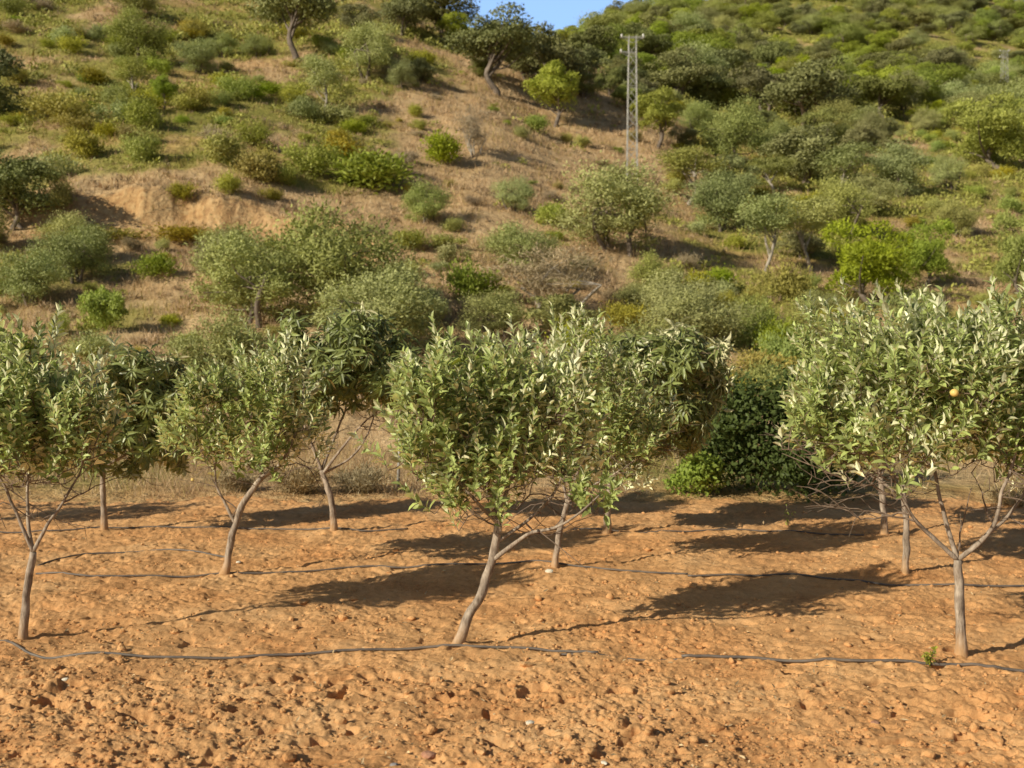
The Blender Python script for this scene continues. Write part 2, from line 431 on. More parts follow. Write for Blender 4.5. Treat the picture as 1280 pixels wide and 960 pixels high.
def hill_hit(px, py):
    a, t = ray(px, py)
    z = ground_z(a * _Dm, _Dm)
    d = (z - CAMZ) / _Dm - t
    k = np.argmax(d >= 0)
    if d[k] < 0: k = int(np.argmax(d))
    return np.array([a * _Dm[k], _Dm[k], z[k]])
def to_px(p):
    a = p[..., 0] / p[..., 1]; t = (p[..., 2] - CAMZ) / p[..., 1]
    c, s = math.cos(PITCH), math.sin(PITCH)
    den = c + t * s
    return 640 + F * a / den, 480 - F * (t * c - s) / den

def green_mask(X, Y):
    px = 640 + F * X / Y; py = base_py(px, Y)
    n = fbm(X * 0.11, Y * 0.11, 4, 61)
    g = 0.05 + 0 * px
    g = np.maximum(g, smooth(560, 430, px) * smooth(265, 190, py) * 0.8)            # upper left scrub
    g = np.maximum(g, smooth(90, 130, Y) * smooth(640, 560, px) * 0.7)
    g = np.maximum(g, smooth(820, 930, px) * smooth(450, 350, py) * 0.8)               # right slope
    g = np.maximum(g, smooth(120, 160, Y) * 1.0)
    g = np.maximum(g, smooth(700, 840, px) * smooth(200, 300, py) * 0.35)
    g = np.maximum(g, smooth(300, 100, px) * smooth(280, 360, py) * 0.45)
    g = np.clip(g * (1 + 0.8 * n) + 0.30 * n, 0, 1)
    return 0.4 * g + 0.6 * smooth(0.3, 0.62, g + 0.22 * fbm(X * 0.45, Y * 0.45, 3, 62))
def bare_mask(X, Y):
    L = scarp_line(X); d = Y - L
    mk = smooth(-30, -25, X) * smooth(-3.5, -8, X)
    b = mk * smooth(-5.5, -2.0, d) * smooth(2.2, 1.0, d) * (0.75 + 0.5 * fbm(X * 0.6, Y * 0.6, 3, 71))
    b = np.maximum(b, 0.55 * smooth(0.30, 0.6, fbm(X * 0.09, Y * 0.13, 4, 77)) * smooth(30, 40, Y) * smooth(200, 120, Y))
    b = np.maximum(b, smooth(21, 18.2, Y) * 0.9)
    return np.clip(b, 0, 1)

aw = np.concatenate([np.linspace(-1.6, -0.62, 70)[:-1], np.linspace(-0.62, 0.62, 620), np.linspace(0.62, 1.6, 70)[1:]])
Dw = np.concatenate([np.exp(np.linspace(math.log(17.0), math.log(150), 620))[:-1], np.exp(np.linspace(math.log(150), math.log(900), 160))])
A, DD = np.meshgrid(aw, Dw)
X = A * DD; Y = DD
Z = ground_z(X, Y)
Z = Z + 0.05 * fbm(X * 1.1, Y * 1.1, 3, 91) * smooth(18.5, 21, Y)
def grid_faces(nr, nc):
    i = np.arange(nr * nc).reshape(nr, nc)
    return np.stack([i[:-1, :-1].ravel(), i[:-1, 1:].ravel(), i[1:, 1:].ravel(), i[1:, :-1].ravel()], 1)
me = mesh_np('hillside', np.stack([X, Y, Z], -1).reshape(-1, 3), [grid_faces(*X.shape)], [M['hill']], smooth_sh=True,
             attrs={'green': green_mask(X, Y).ravel(), 'bare': bare_mask(X, Y).ravel()})
o = link('hillside', me); o['kind'] = 'structure'

FEET = [(28, 799), (568, 806), (1202, 818), (280, 714), (692, 709), (1131, 716), (131, 662), (418, 663), (758, 665), (1106, 668)]
# ------------------------------------------------------------------ tilled field
def field_z(X, Y):
    X = np.asarray(X, float); Y = np.asarray(Y, float)
    wx = X + 0.05 * perlin(X * 6, Y * 6, 1); wy = Y + 0.05 * perlin(X * 6, Y * 6, 2)
    near = smooth(10.5, 6.8, Y) * np.clip(0.7 + 1.2 * fbm(X * 0.45, Y * 0.5, 2, 19), 0.1, 1.3)
    patch = np.clip(0.75 + 0.9 * fbm(X * 0.55, Y * 0.7, 3, 3), 0.25, 1.6)
    z = 0.035 * fbm(X * 0.5, Y * 0.6, 3, 4) + 0.028 * fbm(X * 2.2, Y * 2.6, 3, 5)
    z = z + (0.7 + 0.25 * near) * patch * (0.24 * clods(wx, wy, 0.17, 100) * (0.25 + 0.75 * near) + 0.17 * clods(wx, wy, 0.075, 200))
    z = z + 0.26 * clods(wx, wy, 0.034, 300) * patch - 0.95 * clods(wx, wy, 0.065, 400, -0.1) - 0.8 * clods(wx, wy, 0.11, 500, -0.05) + (0.008 + 0.006 * near) * fbm(X * 14, Y * 14, 2, 16) * patch
    z = z + 0.012 * fbm(X * 9, Y * 9, 3, 6) * (0.7 + near)
    # small wheel-made holes in the foreground
    h = smooth(0.36, 0.6, fbm(X * 3.4, Y * 5.0, 2, 15)) * (0.25 + near)
    for f_ in FEET:
        q = G(*f_); d2 = (X - q[0]) ** 2 + (Y - q[1]) ** 2
        z = z + 0.035 * np.exp(-d2 / 0.06)
    return z - 0.075 * h - 0.03
aw = np.concatenate([np.linspace(-1.5, -0.68, 60)[:-1], np.linspace(-0.68, 0.68, 1400), np.linspace(0.68, 1.5, 60)[1:]])
Dw = np.concatenate([np.linspace(0.4, 5.6, 60)[:-1], 1 / np.linspace(1 / 5.6, 1 / 12.0, 560)[:-1] if False else 1 / np.linspace(1 / 5.6, 1 / 12.0, 560)[:-1], np.linspace(12.0, 19.6, 300)])
A, DD = np.meshgrid(aw, Dw); X = A * DD; Y = DD
Z = field_z(X, Y)
Z = Z - 0.3 * smooth(18.6, 19.5, Y + 0.5 * perlin(X * 0.9, Y * 0.4, 9))
me = mesh_np('field', np.stack([X, Y, Z], -1).reshape(-1, 3), [grid_faces(*X.shape)], [M['soil']], smooth_sh=True)
o = link('field', me); o['kind'] = 'structure'
gx = np.linspace(-3500, 3500, 15); A, DD = np.meshgrid(gx, gx)
me = mesh_np('ground', np.stack([A, DD, A * 0 - 0.6], -1).reshape(-1, 3), [grid_faces(*A.shape)], [M['dark_earth']])
o = link('ground', me); o['kind'] = 'structure'

# loose clods on the field: a mass nobody could count
def icosphere(sub):
    import bmesh
    bm = bmesh.new(); bmesh.ops.create_icosphere(bm, subdivisions=sub, radius=1)
    V = np.array([v.co[:] for v in bm.verts]); Fc = np.array([[v.index for v in f.verts] for f in bm.faces]); bm.free()
    return V, Fc
IV, IF = icosphere(2)
def lumps(n, pos, size, seed, rough=0.28):
    r = np.random.default_rng(seed)
    V = np.repeat(IV[None], n, 0)
    k = r.normal(size=(n, 3, 4)) * 1.6; ph = r.random((n, 1, 4)) * 6.28
    amp = np.sin(np.einsum('ijk,ikl->ijl', V, k) + ph).sum(-1) / 4
    V = V * (1 + rough * amp[..., None] * 1.6 + r.normal(size=amp.shape)[..., None] * 0.05)
    sc = size[:, None] * (0.65 + 0.6 * r.random((n, 3))); sc[:, 2] *= 0.75
    V = V * sc[:, None, :]
    an = r.random(n) * 6.28; c, s = np.cos(an)[:, None], np.sin(an)[:, None]
    x = V[..., 0] * c - V[..., 1] * s; y = V[..., 0] * s + V[..., 1] * c
    V = np.stack([x, y, V[..., 2]], -1) + pos[:, None, :]
    Fc = (IF[None] + (np.arange(n) * len(IV))[:, None, None]).reshape(-1, 3)
    return V.reshape(-1, 3), Fc
r = np.random.default_rng(21)
n = 26000
Dn = 1 / (1 / 18.6 + (1 / 5.7 - 1 / 18.6) * r.random(n)); an = (r.random(n) - 0.5) * 1.2
cx, cy = an * Dn, Dn
keep = (fbm(cx * 0.5, cy * 0.6, 3, 3) + 0.5 * (Dn < 8.6) + r.normal(size=n) * 0.35) > 0.0
cx, cy = cx[keep], cy[keep]; n = len(cx)
sz = np.clip(0.0062 * np.exp(r.normal(size=n) * 0.65), 0.004, 0.045)
V, Fc = lumps(n, np.stack([cx, cy, field_z(cx, cy) + sz * 0.25], -1), sz, 22)
o = link('soil_clods', mesh_np('soil_clods', V, [Fc], [M['clod']], smooth_sh=False)); o['kind'] = 'stuff'
tag(o, 'loose orange soil clods strewn over the tilled field', 'soil')

# ------------------------------------------------------------------ foliage building
def leaf_faces(n):
    b = np.arange(n)[:, None] * 8
    # 0 base, 1 r1, 2 c1, 3 l1, 4 r2, 5 c2, 6 l2, 7 tip
    T = np.concatenate([b + np.array(q) for q in ([0, 1, 2], [0, 2, 3], [5, 4, 7], [6, 5, 7])])
    Q = np.concatenate([b + np.array(q) for q in ([2, 1, 4, 5], [3, 2, 5, 6])])
    return T, Q
def leaf_verts(p, d, nn, L, W, curl, fold=0.25):
    d = nrm(d); nn = nrm(nn - d * (nn * d).sum(-1, keepdims=True)); s = np.cross(d, nn)
    L = L[:, None]; W = W[:, None]; curl = curl[:, None]
    def st(t): return p + d * L * t - nn * L * curl * t * t
    c1, c2, tip = st(0.38), st(0.74), st(1.0)
    up = nn * W * fold
    return np.stack([p, c1 + s * W * 0.5 + up, c1, c1 - s * W * 0.5 + up, c2 + s * W * 0.38 + up * .8, c2, c2 - s * W * 0.38 + up * .8, tip], 1).reshape(-1, 3)

def sample_ell(ells, n, r, shell=0.55):
    """points in a union of ellipsoids (c(3), rad(3), weight) with outward directions"""
    wt = np.array([e[2] * e[1][0] * e[1][2] for e in ells]); wt = wt / wt.sum()
    k = r.choice(len(ells), n, p=wt)
    c = np.array([e[0] for e in ells])[k]; rad = np.array([e[1] for e in ells])[k]
    u = rvec(n, r); q = (shell + (1 - shell) * r.random(n) ** 0.6)[:, None]
    q = np.where(r.random((n, 1)) < 0.22, r.random((n, 1)) ** 0.4 * q, q)
    return c + u * rad * q, u

class Builder:
    pass

def orchard_tree(name, label, D, trunk, limbs, crown, kind='apple', shoots=330, seed=0, r0=0.045, bare=(), fruit=(), group=None):
    r = np.random.default_rng(1000 + seed)
    base = G(*trunk[0]); D0 = base[1]
    def W(q): 
        p = P(q[0], q[1], D0 + (q[2] if len(q) > 2 else 0)); return p
    tp = [W(q) for q in trunk]; tp[0][2] = -0.08
    root = empty(name, (float(base[0]), float(D0), 0.0), label, 'tree', group)
    org = np.array([base[0], D0, 0.0])
    nodes = []; nrad = []; branches = []; shoots = int(shoots * 1.12)
    tr = spline(tp, 0.05); rad_t = np.linspace(r0 * 0.92, r0 * 0.66, len(tr)); rad_t[:4] *= np.array([1.6, 1.4, 1.2, 1.08])
    rad_t = rad_t * (1 + 0.10 * perlin(tr[:, 2] * 5, tr[:, 2] * 0 + seed, 13) + 0.22 * np.clip(perlin(tr[:, 2] * 9, tr[:, 2] * 0 + seed + 3.3, 14) - .3, 0, 1))
    tr = tr + np.stack([perlin(tr[:, 2] * 6, tr[:, 2] * 0 + seed, 1), perlin(tr[:, 2] * 6, tr[:, 2] * 0 + seed + 5, 2), tr[:, 2] * 0], 1) * 0.012
    tb = Tubes(); tb.add(tr - org, rad_t, 10, wob=0.07, seed=seed)
    nodes += list(tr[int(len(tr) * .8):]); nrad += list(rad_t[int(len(tr) * .8):])
    for j, lm in enumerate(limbs):
        lp = [W(q) for q in lm]
        off = r.normal() * 0.22
        for q, pt in enumerate(lp): pt[1] += off * (q / (len(lp) - 1)) if q else 0
        k = int(np.argmin(np.linalg.norm(tr - lp[0], axis=1))); lp[0] = tr[k].copy()
        s = spline(lp, 0.05)
        ra = r0 * (0.44 if j < 3 else 0.34)
        rl = np.linspace(ra, r0 * 0.13, len(s))
        s = s + np.stack([perlin(s[:, 2] * 7 + j, s[:, 0] * 3, 3), perlin(s[:, 2] * 7 + j, s[:, 0] * 3, 4), s[:, 2] * 0], 1) * 0.02 * np.linspace(0, 1, len(s))[:, None]
        tb.add(s - org, rl, 8, wob=0.06, seed=j)
        nodes += list(s[2:]); nrad += list(rl[2:])
    ells = []
    for e in crown:
        cx, cy, rx, ry = e[:4]; w = e[4] if len(e) > 4 else 1.0; dof = e[5] if len(e) > 5 else r.normal() * 0.12
        c = P(cx, cy, D0 + dof); m = D0 / F
        ells.append((c, np.array([rx * m * .95, max(rx, 45) * m * 0.95, ry * m * .9]), w))
    nc = max(12, shoots // 10)
    cpt, cout = sample_ell(ells, nc, r, 0.45)
    ci = r.integers(0, nc, shoots)
    pts, out = sample_ell(ells, shoots, r)
    cl = r.random(shoots) < 0.75
    pts = np.where(cl[:, None], cpt[ci] + r.normal(size=(shoots, 3)) * np.array([.085, .085, .10]), pts)
    out = np.where(cl[:, None], cout[ci], out)
    if kind != 'loquat': pts[:, 2] -= 0.14 + (0.09 if seed in (2, 5) else 0.0)
    zt = max(e[0][2] + e[1][2] * .8 for e in ells)
    tw = Tubes()
    top = tr[-1]
    order = np.argsort(np.linalg.norm(pts - top, axis=1))
    NP = np.array(nodes)
    lv = []; 
    loq = kind == 'loquat'
    for i in order:
        p = pts[i]
        dv = NP - p; dist = np.linalg.norm(dv, axis=1) + 0.35 * np.maximum(dv[:, 2], 0)
        k = int(np.argmin(dist)); a = NP[k]
        L = np.linalg.norm(p - a)
        if L > 0.05:
            mid = (a + p) / 2 + np.array([0, 0, -0.08 * L]) + r.normal(size=3) * 0.06 * L
            path = spline([a, mid, p], 0.06)
            tw.add(path - org, np.linspace(0.0045 + 0.006 * min(L, .6), 0.0035, len(path)), 4, cap=False)
            NP = np.vstack([NP, path[1:]])
        # shoot
        sdv = nrm(out[i] * np.array([0.62, 0.62, 0.35]) + np.array([0, 0, 1.0 if not loq else 0.5]) + r.normal(size=3) * 0.25)
        sl_ = (0.16 + 0.24 * r.random()) if not loq else 0.08 + 0.1 * r.random()
        if r.random() < 0.22 and out[i][2] > 0.25 and not loq: sl_ += 0.04 + 0.1 * r.random()
        if not loq and p[2] > zt - 0.30 and r.random() < 0.35: sl_ += 0.03 + 0.13 * r.random()
        nl = int(sl_ / 0.022) if not loq else int(11 + 8 * r.random())
        tt = np.linspace(0.1, 1, nl)
        bend = nrm(sdv + np.array([0, 0, 0.25]))
        ax = sdv[None] * tt[:, None] * sl_ + (bend - sdv)[None] * (tt ** 2)[:, None] * sl_ * 0.6
        st = p + ax
        tw.add(np.vstack([p, st[nl // 2], st[-1]]) - org, [0.0035, 0.0025, 0.0015], 3, cap=False)
        e1 = nrm(np.cross(sdv, [0.3, 0.2, 0.9])); e2 = np.cross(sdv, e1)
        ph = np.arange(nl) * 2.4 + r.random() * 6.28
        radl = np.cos(ph)[:, None] * e1 + np.sin(ph)[:, None] * e2
        ang = (R(50) - R(36) * tt ** 1.2 if not loq else R(95) - R(55) * tt ** 2) + r.normal(size=nl) * R(11)
        d = sdv * np.cos(ang)[:, None] + radl * np.sin(ang)[:, None]
        if loq: d = d + np.array([0, 0, -0.18 - 0.5 * r.random()])
        nn = sdv * np.sin(ang)[:, None] - radl * np.cos(ang)[:, None] + r.normal(size=(nl, 3)) * 0.22
        Ls = (0.074 + 0.060 * r.random(nl)) * (1 - 0.3 * tt ** 3) if not loq else 0.13 + 0.07 * r.random(nl)
        Ws = Ls * (0.39 + 0.1 * r.random(nl)) if not loq else Ls * (0.25 + 0.06 * r.random(nl))
        cu = (0.18 + 0.3 * r.random(nl)) if not loq else 0.25 + 0.45 * r.random(nl)
        kp = r.random(nl) > 0.04
        lv.append((st[kp], d[kp], nn[kp], Ls[kp], Ws[kp], cu[kp]))
    LN = np.array(nodes); lowz = min(e[0][2] - e[1][2] for e in ells)
    cand = [i for i in range(len(LN)) if lowz - 0.35 < LN[i][2] < lowz + 0.45]
    for q in range(26 if cand else 0):
        a = LN[cand[r.integers(len(cand))]]; oh = a - top; oh[2] = 0
        d0 = nrm(oh + r.normal(size=3) * 0.25) * np.array([1, 1, 0]) + np.array([0, 0, r.normal() * 0.3 + 0.05])
        Lb = 0.22 + 0.4 * r.random(); m1 = a + d0 * Lb * .5 + r.normal(size=3) * .03; e_ = m1 + (d0 + r.normal(size=3) * .35) * Lb * .5
        pth = spline([a, m1, e_], .05); tw.add(pth - org, np.linspace(.0055, .0018, len(pth)), 4, cap=False)
        for k_ in range(2, len(pth), 3):
            e2_ = pth[k_] + nrm(d0 + r.normal(size=3) * .7) * (.08 + .12 * r.random()); tw.add(np.array([pth[k_], e2_]) - org, [.003, .0015], 3, cap=False)
    for b in bare:
        bp = [W(q) for q in b]
        s = spline(bp, 0.06); s = s + r.normal(size=s.shape) * 0.006
        k = int(np.argmin(np.linalg.norm(NP - s[0], axis=1))); s[0] = NP[k]
        tw.add(s - org, np.linspace(0.009, 0.003, len(s)), 5, cap=False)
        for q in range(4, len(s), 3):
            dd = nrm(s[q] - s[q - 1]) + r.normal(size=3) * 0.6 + np.array([0, 0, .3]); e = s[q] + nrm(dd) * (0.12 + 0.2 * r.random())
            tw.add(np.array([s[q], (s[q] + e) / 2 + r.normal(size=3) * .015, e]) - org, [0.0045, 0.0035, 0.002], 4, cap=False)
    cat = [np.concatenate(x) for x in zip(*lv)]
    LV = leaf_verts(*cat) - org; nL = len(cat[0])
    T, Q = leaf_faces(nL)
    TV, TQ, TT = tw.get(); off = len(LV)
    tint = np.concatenate([np.repeat(np.clip(r.normal(0.5, 0.24, nL), 0, 1), 8), np.full(len(TV), .5)])
    lm = M['loquat'] if loq else M['leaf']
    mt = tb.mesh('trunk', [M['bark']])
    mc = mesh_np('crown', np.vstack([LV, TV]), [T, Q, TQ + off], [lm, M['twig']], [0, 0, 1], attrs={'tint': tint})
    link('trunk', mt, root); link('crown', mc, root)
    for q in fruit:
        p = W(q) - org
        V = IV * 0.034 * np.array([1, 1, 0.92]); V = V + p
        link('fruit', mesh_np('fruit', V, [IF], [M['fruit']], smooth_sh=True), root)
    return root

GR = 'young fruit trees planted in rows on the tilled field'
orchard_tree('fruit_tree', 'slim front row fruit tree at the left edge with one tall shoot on top', 9.4,
    [(28, 799), (33, 745), (42, 690)],
    [[(42, 690), (32, 655), (28, 610), (26, 560), (35, 500)], [(42, 692), (60, 655), (80, 628), (100, 592), (112, 560)], [(28, 620), (5, 590), (-25, 560)]],
    [(45, 500, 62, 66), (0, 520, 52, 66), (88, 530, 44, 52), (43, 432, 15, 34, 1.2), (-45, 490, 50, 66), (60, 565, 60, 28), (100, 480, 40, 36), (15, 450, 36, 36), (10, 575, 40, 22)], shoots=400, seed=1, r0=0.043, group=GR,
    bare=[[(28, 640), (5, 628), (-15, 640)], [(80, 628), (110, 612), (135, 602)]])
orchard_tree('fruit_tree', 'bushy fruit tree in the middle of the front row on a curved leaning trunk', 9.25,
    [(568, 806), (584, 775), (603, 738), (616, 695), (623, 655)],
    [[(623, 655), (630, 625), (640, 590), (648, 540), (655, 480)], [(615, 700), (640, 680), (662, 663), (690, 655), (718, 638), (745, 612)], [(623, 655), (612, 620), (600, 585), (575, 530)],
     [(640, 680), (672, 640), (700, 600), (700, 550)], [(623, 655), (600, 630), (565, 585), (545, 540)]],
    [(605, 520, 84, 74), (655, 475, 56, 44), (560, 485, 54, 48), (690, 535, 45, 60), (605, 588, 66, 34), (548, 462, 38, 28), (600, 455, 45, 28), (690, 475, 36, 36), (548, 538, 40, 40), (640, 560, 60, 40), (742, 592, 30, 20, .8, 0.1)], shoots=560, seed=2, r0=0.050, group=GR,
    bare=[[(662, 663), (690, 668), (720, 650)], [(623, 660), (590, 640), (560, 612)], [(640, 640), (668, 618), (700, 622), (740, 632)]])
orchard_tree('fruit_tree', 'large front row fruit tree at the right with a straight trunk forking low', 9.05,
    [(1202, 818), (1200, 760), (1197, 700)],
    [[(1197, 702), (1165, 672), (1140, 650), (1122, 622), (1095, 575), (1060, 530)], [(1196, 700), (1183, 655), (1172, 610), (1160, 540), (1155, 470)], [(1198, 702), (1222, 675), (1236, 648), (1240, 610), (1252, 560), (1255, 480)],
     [(1222, 675), (1262, 640), (1285, 590), (1300, 540)]],
    [(1180, 480, 80, 84), (1100, 470, 58, 58), (1245, 485, 58, 78), (1250, 412, 18, 26, 1.2), (1062, 505, 46, 42), (1030, 540, 34, 26, .7), (1205, 570, 66, 26, .7), (1300, 500, 60, 84), (1140, 440, 50, 36), (1195, 425, 40, 32), (1010, 500, 30, 30, .8), (1110, 560, 60, 30, .8)], shoots=680, seed=3, r0=0.05, group=GR,
    bare=[[(1122, 622), (1080, 605), (1030, 590), (985, 562)], [(1140, 650), (1090, 640), (1040, 632), (1005, 636)], [(1110, 600), (1070, 580), (1030, 566)], [(1095, 610), (1050, 600), (1010, 606)], [(1236, 648), (1225, 610), (1215, 590)], [(1197, 700), (1205, 650), (1215, 610)], [(1130, 640), (1085, 650), (1060, 640), (1020, 610)]],
    fruit=[(1193, 491, -0.62)])
orchard_tree('fruit_tree', 'fruit tree in the second row with a thin trunk bent sharply to the right', 12.3,
    [(280, 714), (290, 672), (303, 632), (325, 600), (347, 584)],
    [[(347, 584), (362, 560), (375, 520), (380, 480)], [(325, 600), (332, 560), (328, 505), (326, 450)], [(296, 655), (282, 632), (268, 600), (272, 565)]],
    [(330, 505, 48, 55), (280, 535, 44, 32), (325, 432, 17, 28, 1.1), (245, 535, 26, 28), (370, 530, 38, 42), (305, 475, 40, 36), (255, 510, 30, 30), (350, 460, 34, 36), (310, 560, 60, 22)], shoots=360, seed=4, r0=0.047, group=GR,
    bare=[[(300, 640), (278, 620), (262, 592)], [(345, 584), (372, 580), (392, 592), (405, 620)]])
orchard_tree('fruit_tree', 'fruit tree in the second row just behind and right of the central leaning tree', 12.3,
    [(692, 709), (699, 668), (709, 628)],
    [[(709, 628), (722, 590), (742, 545), (745, 490)], [(708, 630), (702, 590), (696, 540), (700, 470)], [(709, 628), (738, 608), (785, 580), (810, 550)]],
    [(740, 505, 62, 62), (705, 455, 40, 36), (785, 535, 42, 40), (755, 450, 48, 30), (705, 545, 46, 44), (720, 430, 40, 22), (760, 570, 50, 24)], shoots=420, seed=5, r0=0.043, group=GR,
    bare=[[(709, 632), (680, 628), (650, 640), (625, 660)]])
orchard_tree('fruit_tree', 'fruit tree in the second row behind the low fork of the front right tree', 12.1,
    [(1131, 716), (1133, 660), (1128, 605)],
    [[(1128, 605), (1105, 570), (1080, 520), (1075, 450)], [(1128, 605), (1140, 560), (1142, 500)], [(1130, 620), (1085, 592), (1040, 575), (1010, 550)]],
    [(1090, 455, 66, 58), (1050, 500, 48, 50), (1140, 500, 50, 66), (1070, 408, 40, 24), (1012, 515, 28, 36), (1100, 540, 60, 40), (1030, 450, 34, 36)], shoots=440, seed=6, r0=0.045, group=GR,
    bare=[[(1085, 600), (1040, 606), (1000, 585)], [(1128, 620), (1075, 620), (1020, 640)]])
orchard_tree('fruit_tree', 'dark round fruit tree in the back row left, on a thin straight trunk', 15.3,
    [(131, 662), (129, 622), (128, 585)],
    [[(128, 585), (140, 550), (160, 510)], [(128, 590), (110, 550), (105, 510)], [(128, 585), (170, 560), (200, 530)]],
    [(150, 512, 66, 58), (190, 500, 44, 50), (112, 510, 44, 48), (165, 460, 50, 28), (212, 548, 28, 28), (150, 560, 60, 28)], kind='loquat', shoots=430, seed=7, r0=0.05, group=GR,
    bare=[[(128, 600), (160, 590), (190, 605)]])
orchard_tree('fruit_tree', 'back row fruit tree with long drooping leaves and branches fanning from its trunk', 15.3,
    [(418, 663), (414, 625), (402, 588)],
    [[(402, 588), (392, 560), (380, 525), (372, 480)], [(404, 592), (428, 560), (452, 532), (478, 510)], [(403, 590), (415, 550), (428, 510), (435, 460)], [(404, 592), (440, 570), (462, 530), (468, 480)]],
    [(430, 455, 70, 52), (390, 475, 46, 56), (472, 465, 44, 52), (440, 415, 52, 24), (355, 475, 38, 44), (494, 475, 26, 40), (385, 415, 32, 24)], kind='loquat', shoots=540, seed=8, r0=0.055, group=GR,
    bare=[[(400, 585), (372, 585), (340, 610)]])
orchard_tree('fruit_tree', 'fruit tree in the back row with long hanging leaves, beside the dark green bush', 15.2,
    [(758, 665), (760, 630), (764, 598)],
    [[(764, 598), (790, 560), (830, 510), (845, 470)], [(764, 600), (760, 550), (770, 480)], [(764, 598), (800, 580), (850, 550)]],
    [(848, 475, 58, 56), (795, 445, 66, 34), (775, 530, 62, 54), (848, 522, 46, 40), (725, 485, 40, 42), (875, 450, 32, 36), (770, 575, 46, 22)], kind='loquat', shoots=640, seed=9, r0=0.06, group=GR)
orchard_tree('fruit_tree', 'fruit tree in the back row half hidden behind the right-hand crowns and bare twigs', 15.2,
    [(1106, 668), (1104, 630), (1100, 595)],
    [[(1100, 595), (1080, 550), (1070, 500)], [(1100, 595), (1125, 550), (1135, 500)]],
    [(1100, 500, 70, 66), (1060, 470, 40, 40), (1150, 480, 40, 50)], shoots=260, seed=10, r0=0.055, group=GR)
orchard_tree('fruit_tree', 'fruit tree off the left edge whose shadow lies at the back left of the field', 15.3,
    [(-235, 664), (-236, 620), (-230, 590)],
    [[(-230, 590), (-240, 540), (-250, 490)], [(-230, 592), (-205, 550), (-195, 500)]],
    [(-220, 500, 70, 60), (-180, 510, 45, 45), (-265, 500, 45, 45)], shoots=240, seed=11, r0=0.05, group=GR)

# ------------------------------------------------------------------ drip hoses
def hose(pix, label, rad=0.011, lift=0.006, bury=()):
    g = np.array([G(*q) for q in pix]); s = spline(g, 0.06)
    s[:, 2] = field_z(s[:, 0], s[:, 1])
    k = np.ones(7) / 7; zz = np.convolve(np.pad(s[:, 2], 3, mode='edge'), k, 'valid')
    s[:, 2] = np.maximum(zz, s[:, 2] - 0.012) + rad * 0.6 + lift
    s[:, 1] += 0.02 * perlin(s[:, 0] * 1.3, s[:, 0] * 0 + 4, 12)
    t = Tubes(); o = s[len(s) // 2].copy(); t.add(s - o, rad, 8)
    ob = link('drip_hose', t.mesh('drip_hose', [M['hose']]), loc=tuple(o))
    tag(ob, label, 'hose', 'drip irrigation hoses on the field')
hose([(-120, 790), (0, 797), (10, 803), (45, 814), (130, 818), (270, 818), (400, 813), (520, 809), (640, 810), (748, 815)], 'front dark drip hose running past the central leaning trunk and sagging to the left', 0.0115, 0.008)
hose([(852, 818), (940, 820), (1050, 826), (1160, 829), (1290, 833), (1420, 838)], 'front dark drip hose passing the trunk at the right end of the row', 0.0125, 0.008)
hose([(690, 813), (770, 816), (858, 819)], 'short half buried stretch of drip hose between two exposed hoses', 0.009, -0.011)
hose([(45, 716), (110, 719), (200, 717), (280, 714), (360, 711), (440, 707), (560, 707), (640, 706), (700, 707), (780, 712), (860, 716)], 'second drip hose running between the bent tree and the tree behind the centre')
hose([(860, 718), (960, 716), (1040, 720), (1110, 728), (1180, 731), (1300, 732), (1420, 735)], 'second drip hose crossing the shadow patch at the right', 0.0115, 0.01)
hose([(48, 703), (65, 697), (100, 690), (150, 687), (205, 686), (250, 689), (285, 694)], 'curved loop of drip hose left of the bent tree')
hose([(-60, 664), (60, 662), (130, 659), (220, 658), (330, 658), (418, 661), (470, 662), (510, 660)], 'third drip hose along the back row of trees at the left', 0.011, 0.008)
hose([(715, 658), (780, 662), (870, 661), (940, 660), (1010, 664), (1080, 668)], 'third drip hose beside the dark bush at the back', 0.011, 0.004)

n = 1300; Dn = 1 / (1 / 18.0 + (1 / 5.9 - 1 / 18.0) * r.random(n)); an = (r.random(n) - 0.5) * 1.15
lx, ly = an * Dn, Dn
LV = leaf_verts(np.stack([lx, ly, field_z(lx, ly) + 0.012], -1), rvec(n, r) * np.array([1, 1, .3]), rvec(n, r) * .5 + np.array([0, 0, 1.]), 0.02 + .045 * r.random(n) ** 2, 0.008 + .018 * r.random(n), r.normal(size=n) * .3)
T, Q = leaf_faces(n)
o = link('leaf_litter', mesh_np('leaf_litter', LV, [T, Q], [M['litter']], attrs={'tint': np.repeat(r.random(n), 8)})); o['kind'] = 'stuff'
tag(o, 'dead leaves and straw bits littered over the tilled soil', 'leaf litter')

# ------------------------------------------------------------------ stones, fruit, weeds
def stone(px, py, size, mat, label, name='stone', seed=0, flat=0.7):
    g = G(px, py)
    V, Fc = lumps(1, np.zeros((1, 3)), np.array([size]), 500 + seed, 0.2)
    V[:, 2] *= flat
    z = float(field_z(g[0], g[1]))
    o = link(name, mesh_np(name, V, [Fc], [M[mat]]), loc=(float(g[0]), float(g[1]), z + size * flat * 0.3))
    tag(o, label, 'stone', 'stones lying on the tilled soil')
stone(662, 893, 0.034, 'palestone', 'cream white stone in the middle foreground', seed=1)
stone(82, 846, 0.036, 'palestone', 'pale flat stone in the left foreground below the front hose', seed=2, flat=.5)
stone(755, 952, 0.026, 'palestone', 'small pale stone at the bottom edge of the field', seed=3)
stone(690, 943, 0.02, 'palestone', 'tiny whitish stone near the bottom right of the middle', seed=33)
stone(493, 946, 0.04, 'greystone', 'grey stone at the bottom of the field next to a reddish lump', seed=4)
stone(535, 936, 0.055, 'redstone', 'reddish stone lump at the bottom of the field', seed=5, flat=.5)
stone(442, 748, 0.062, 'clod', 'round orange clod on the right below the shadow left of the centre trunk', seed=6)
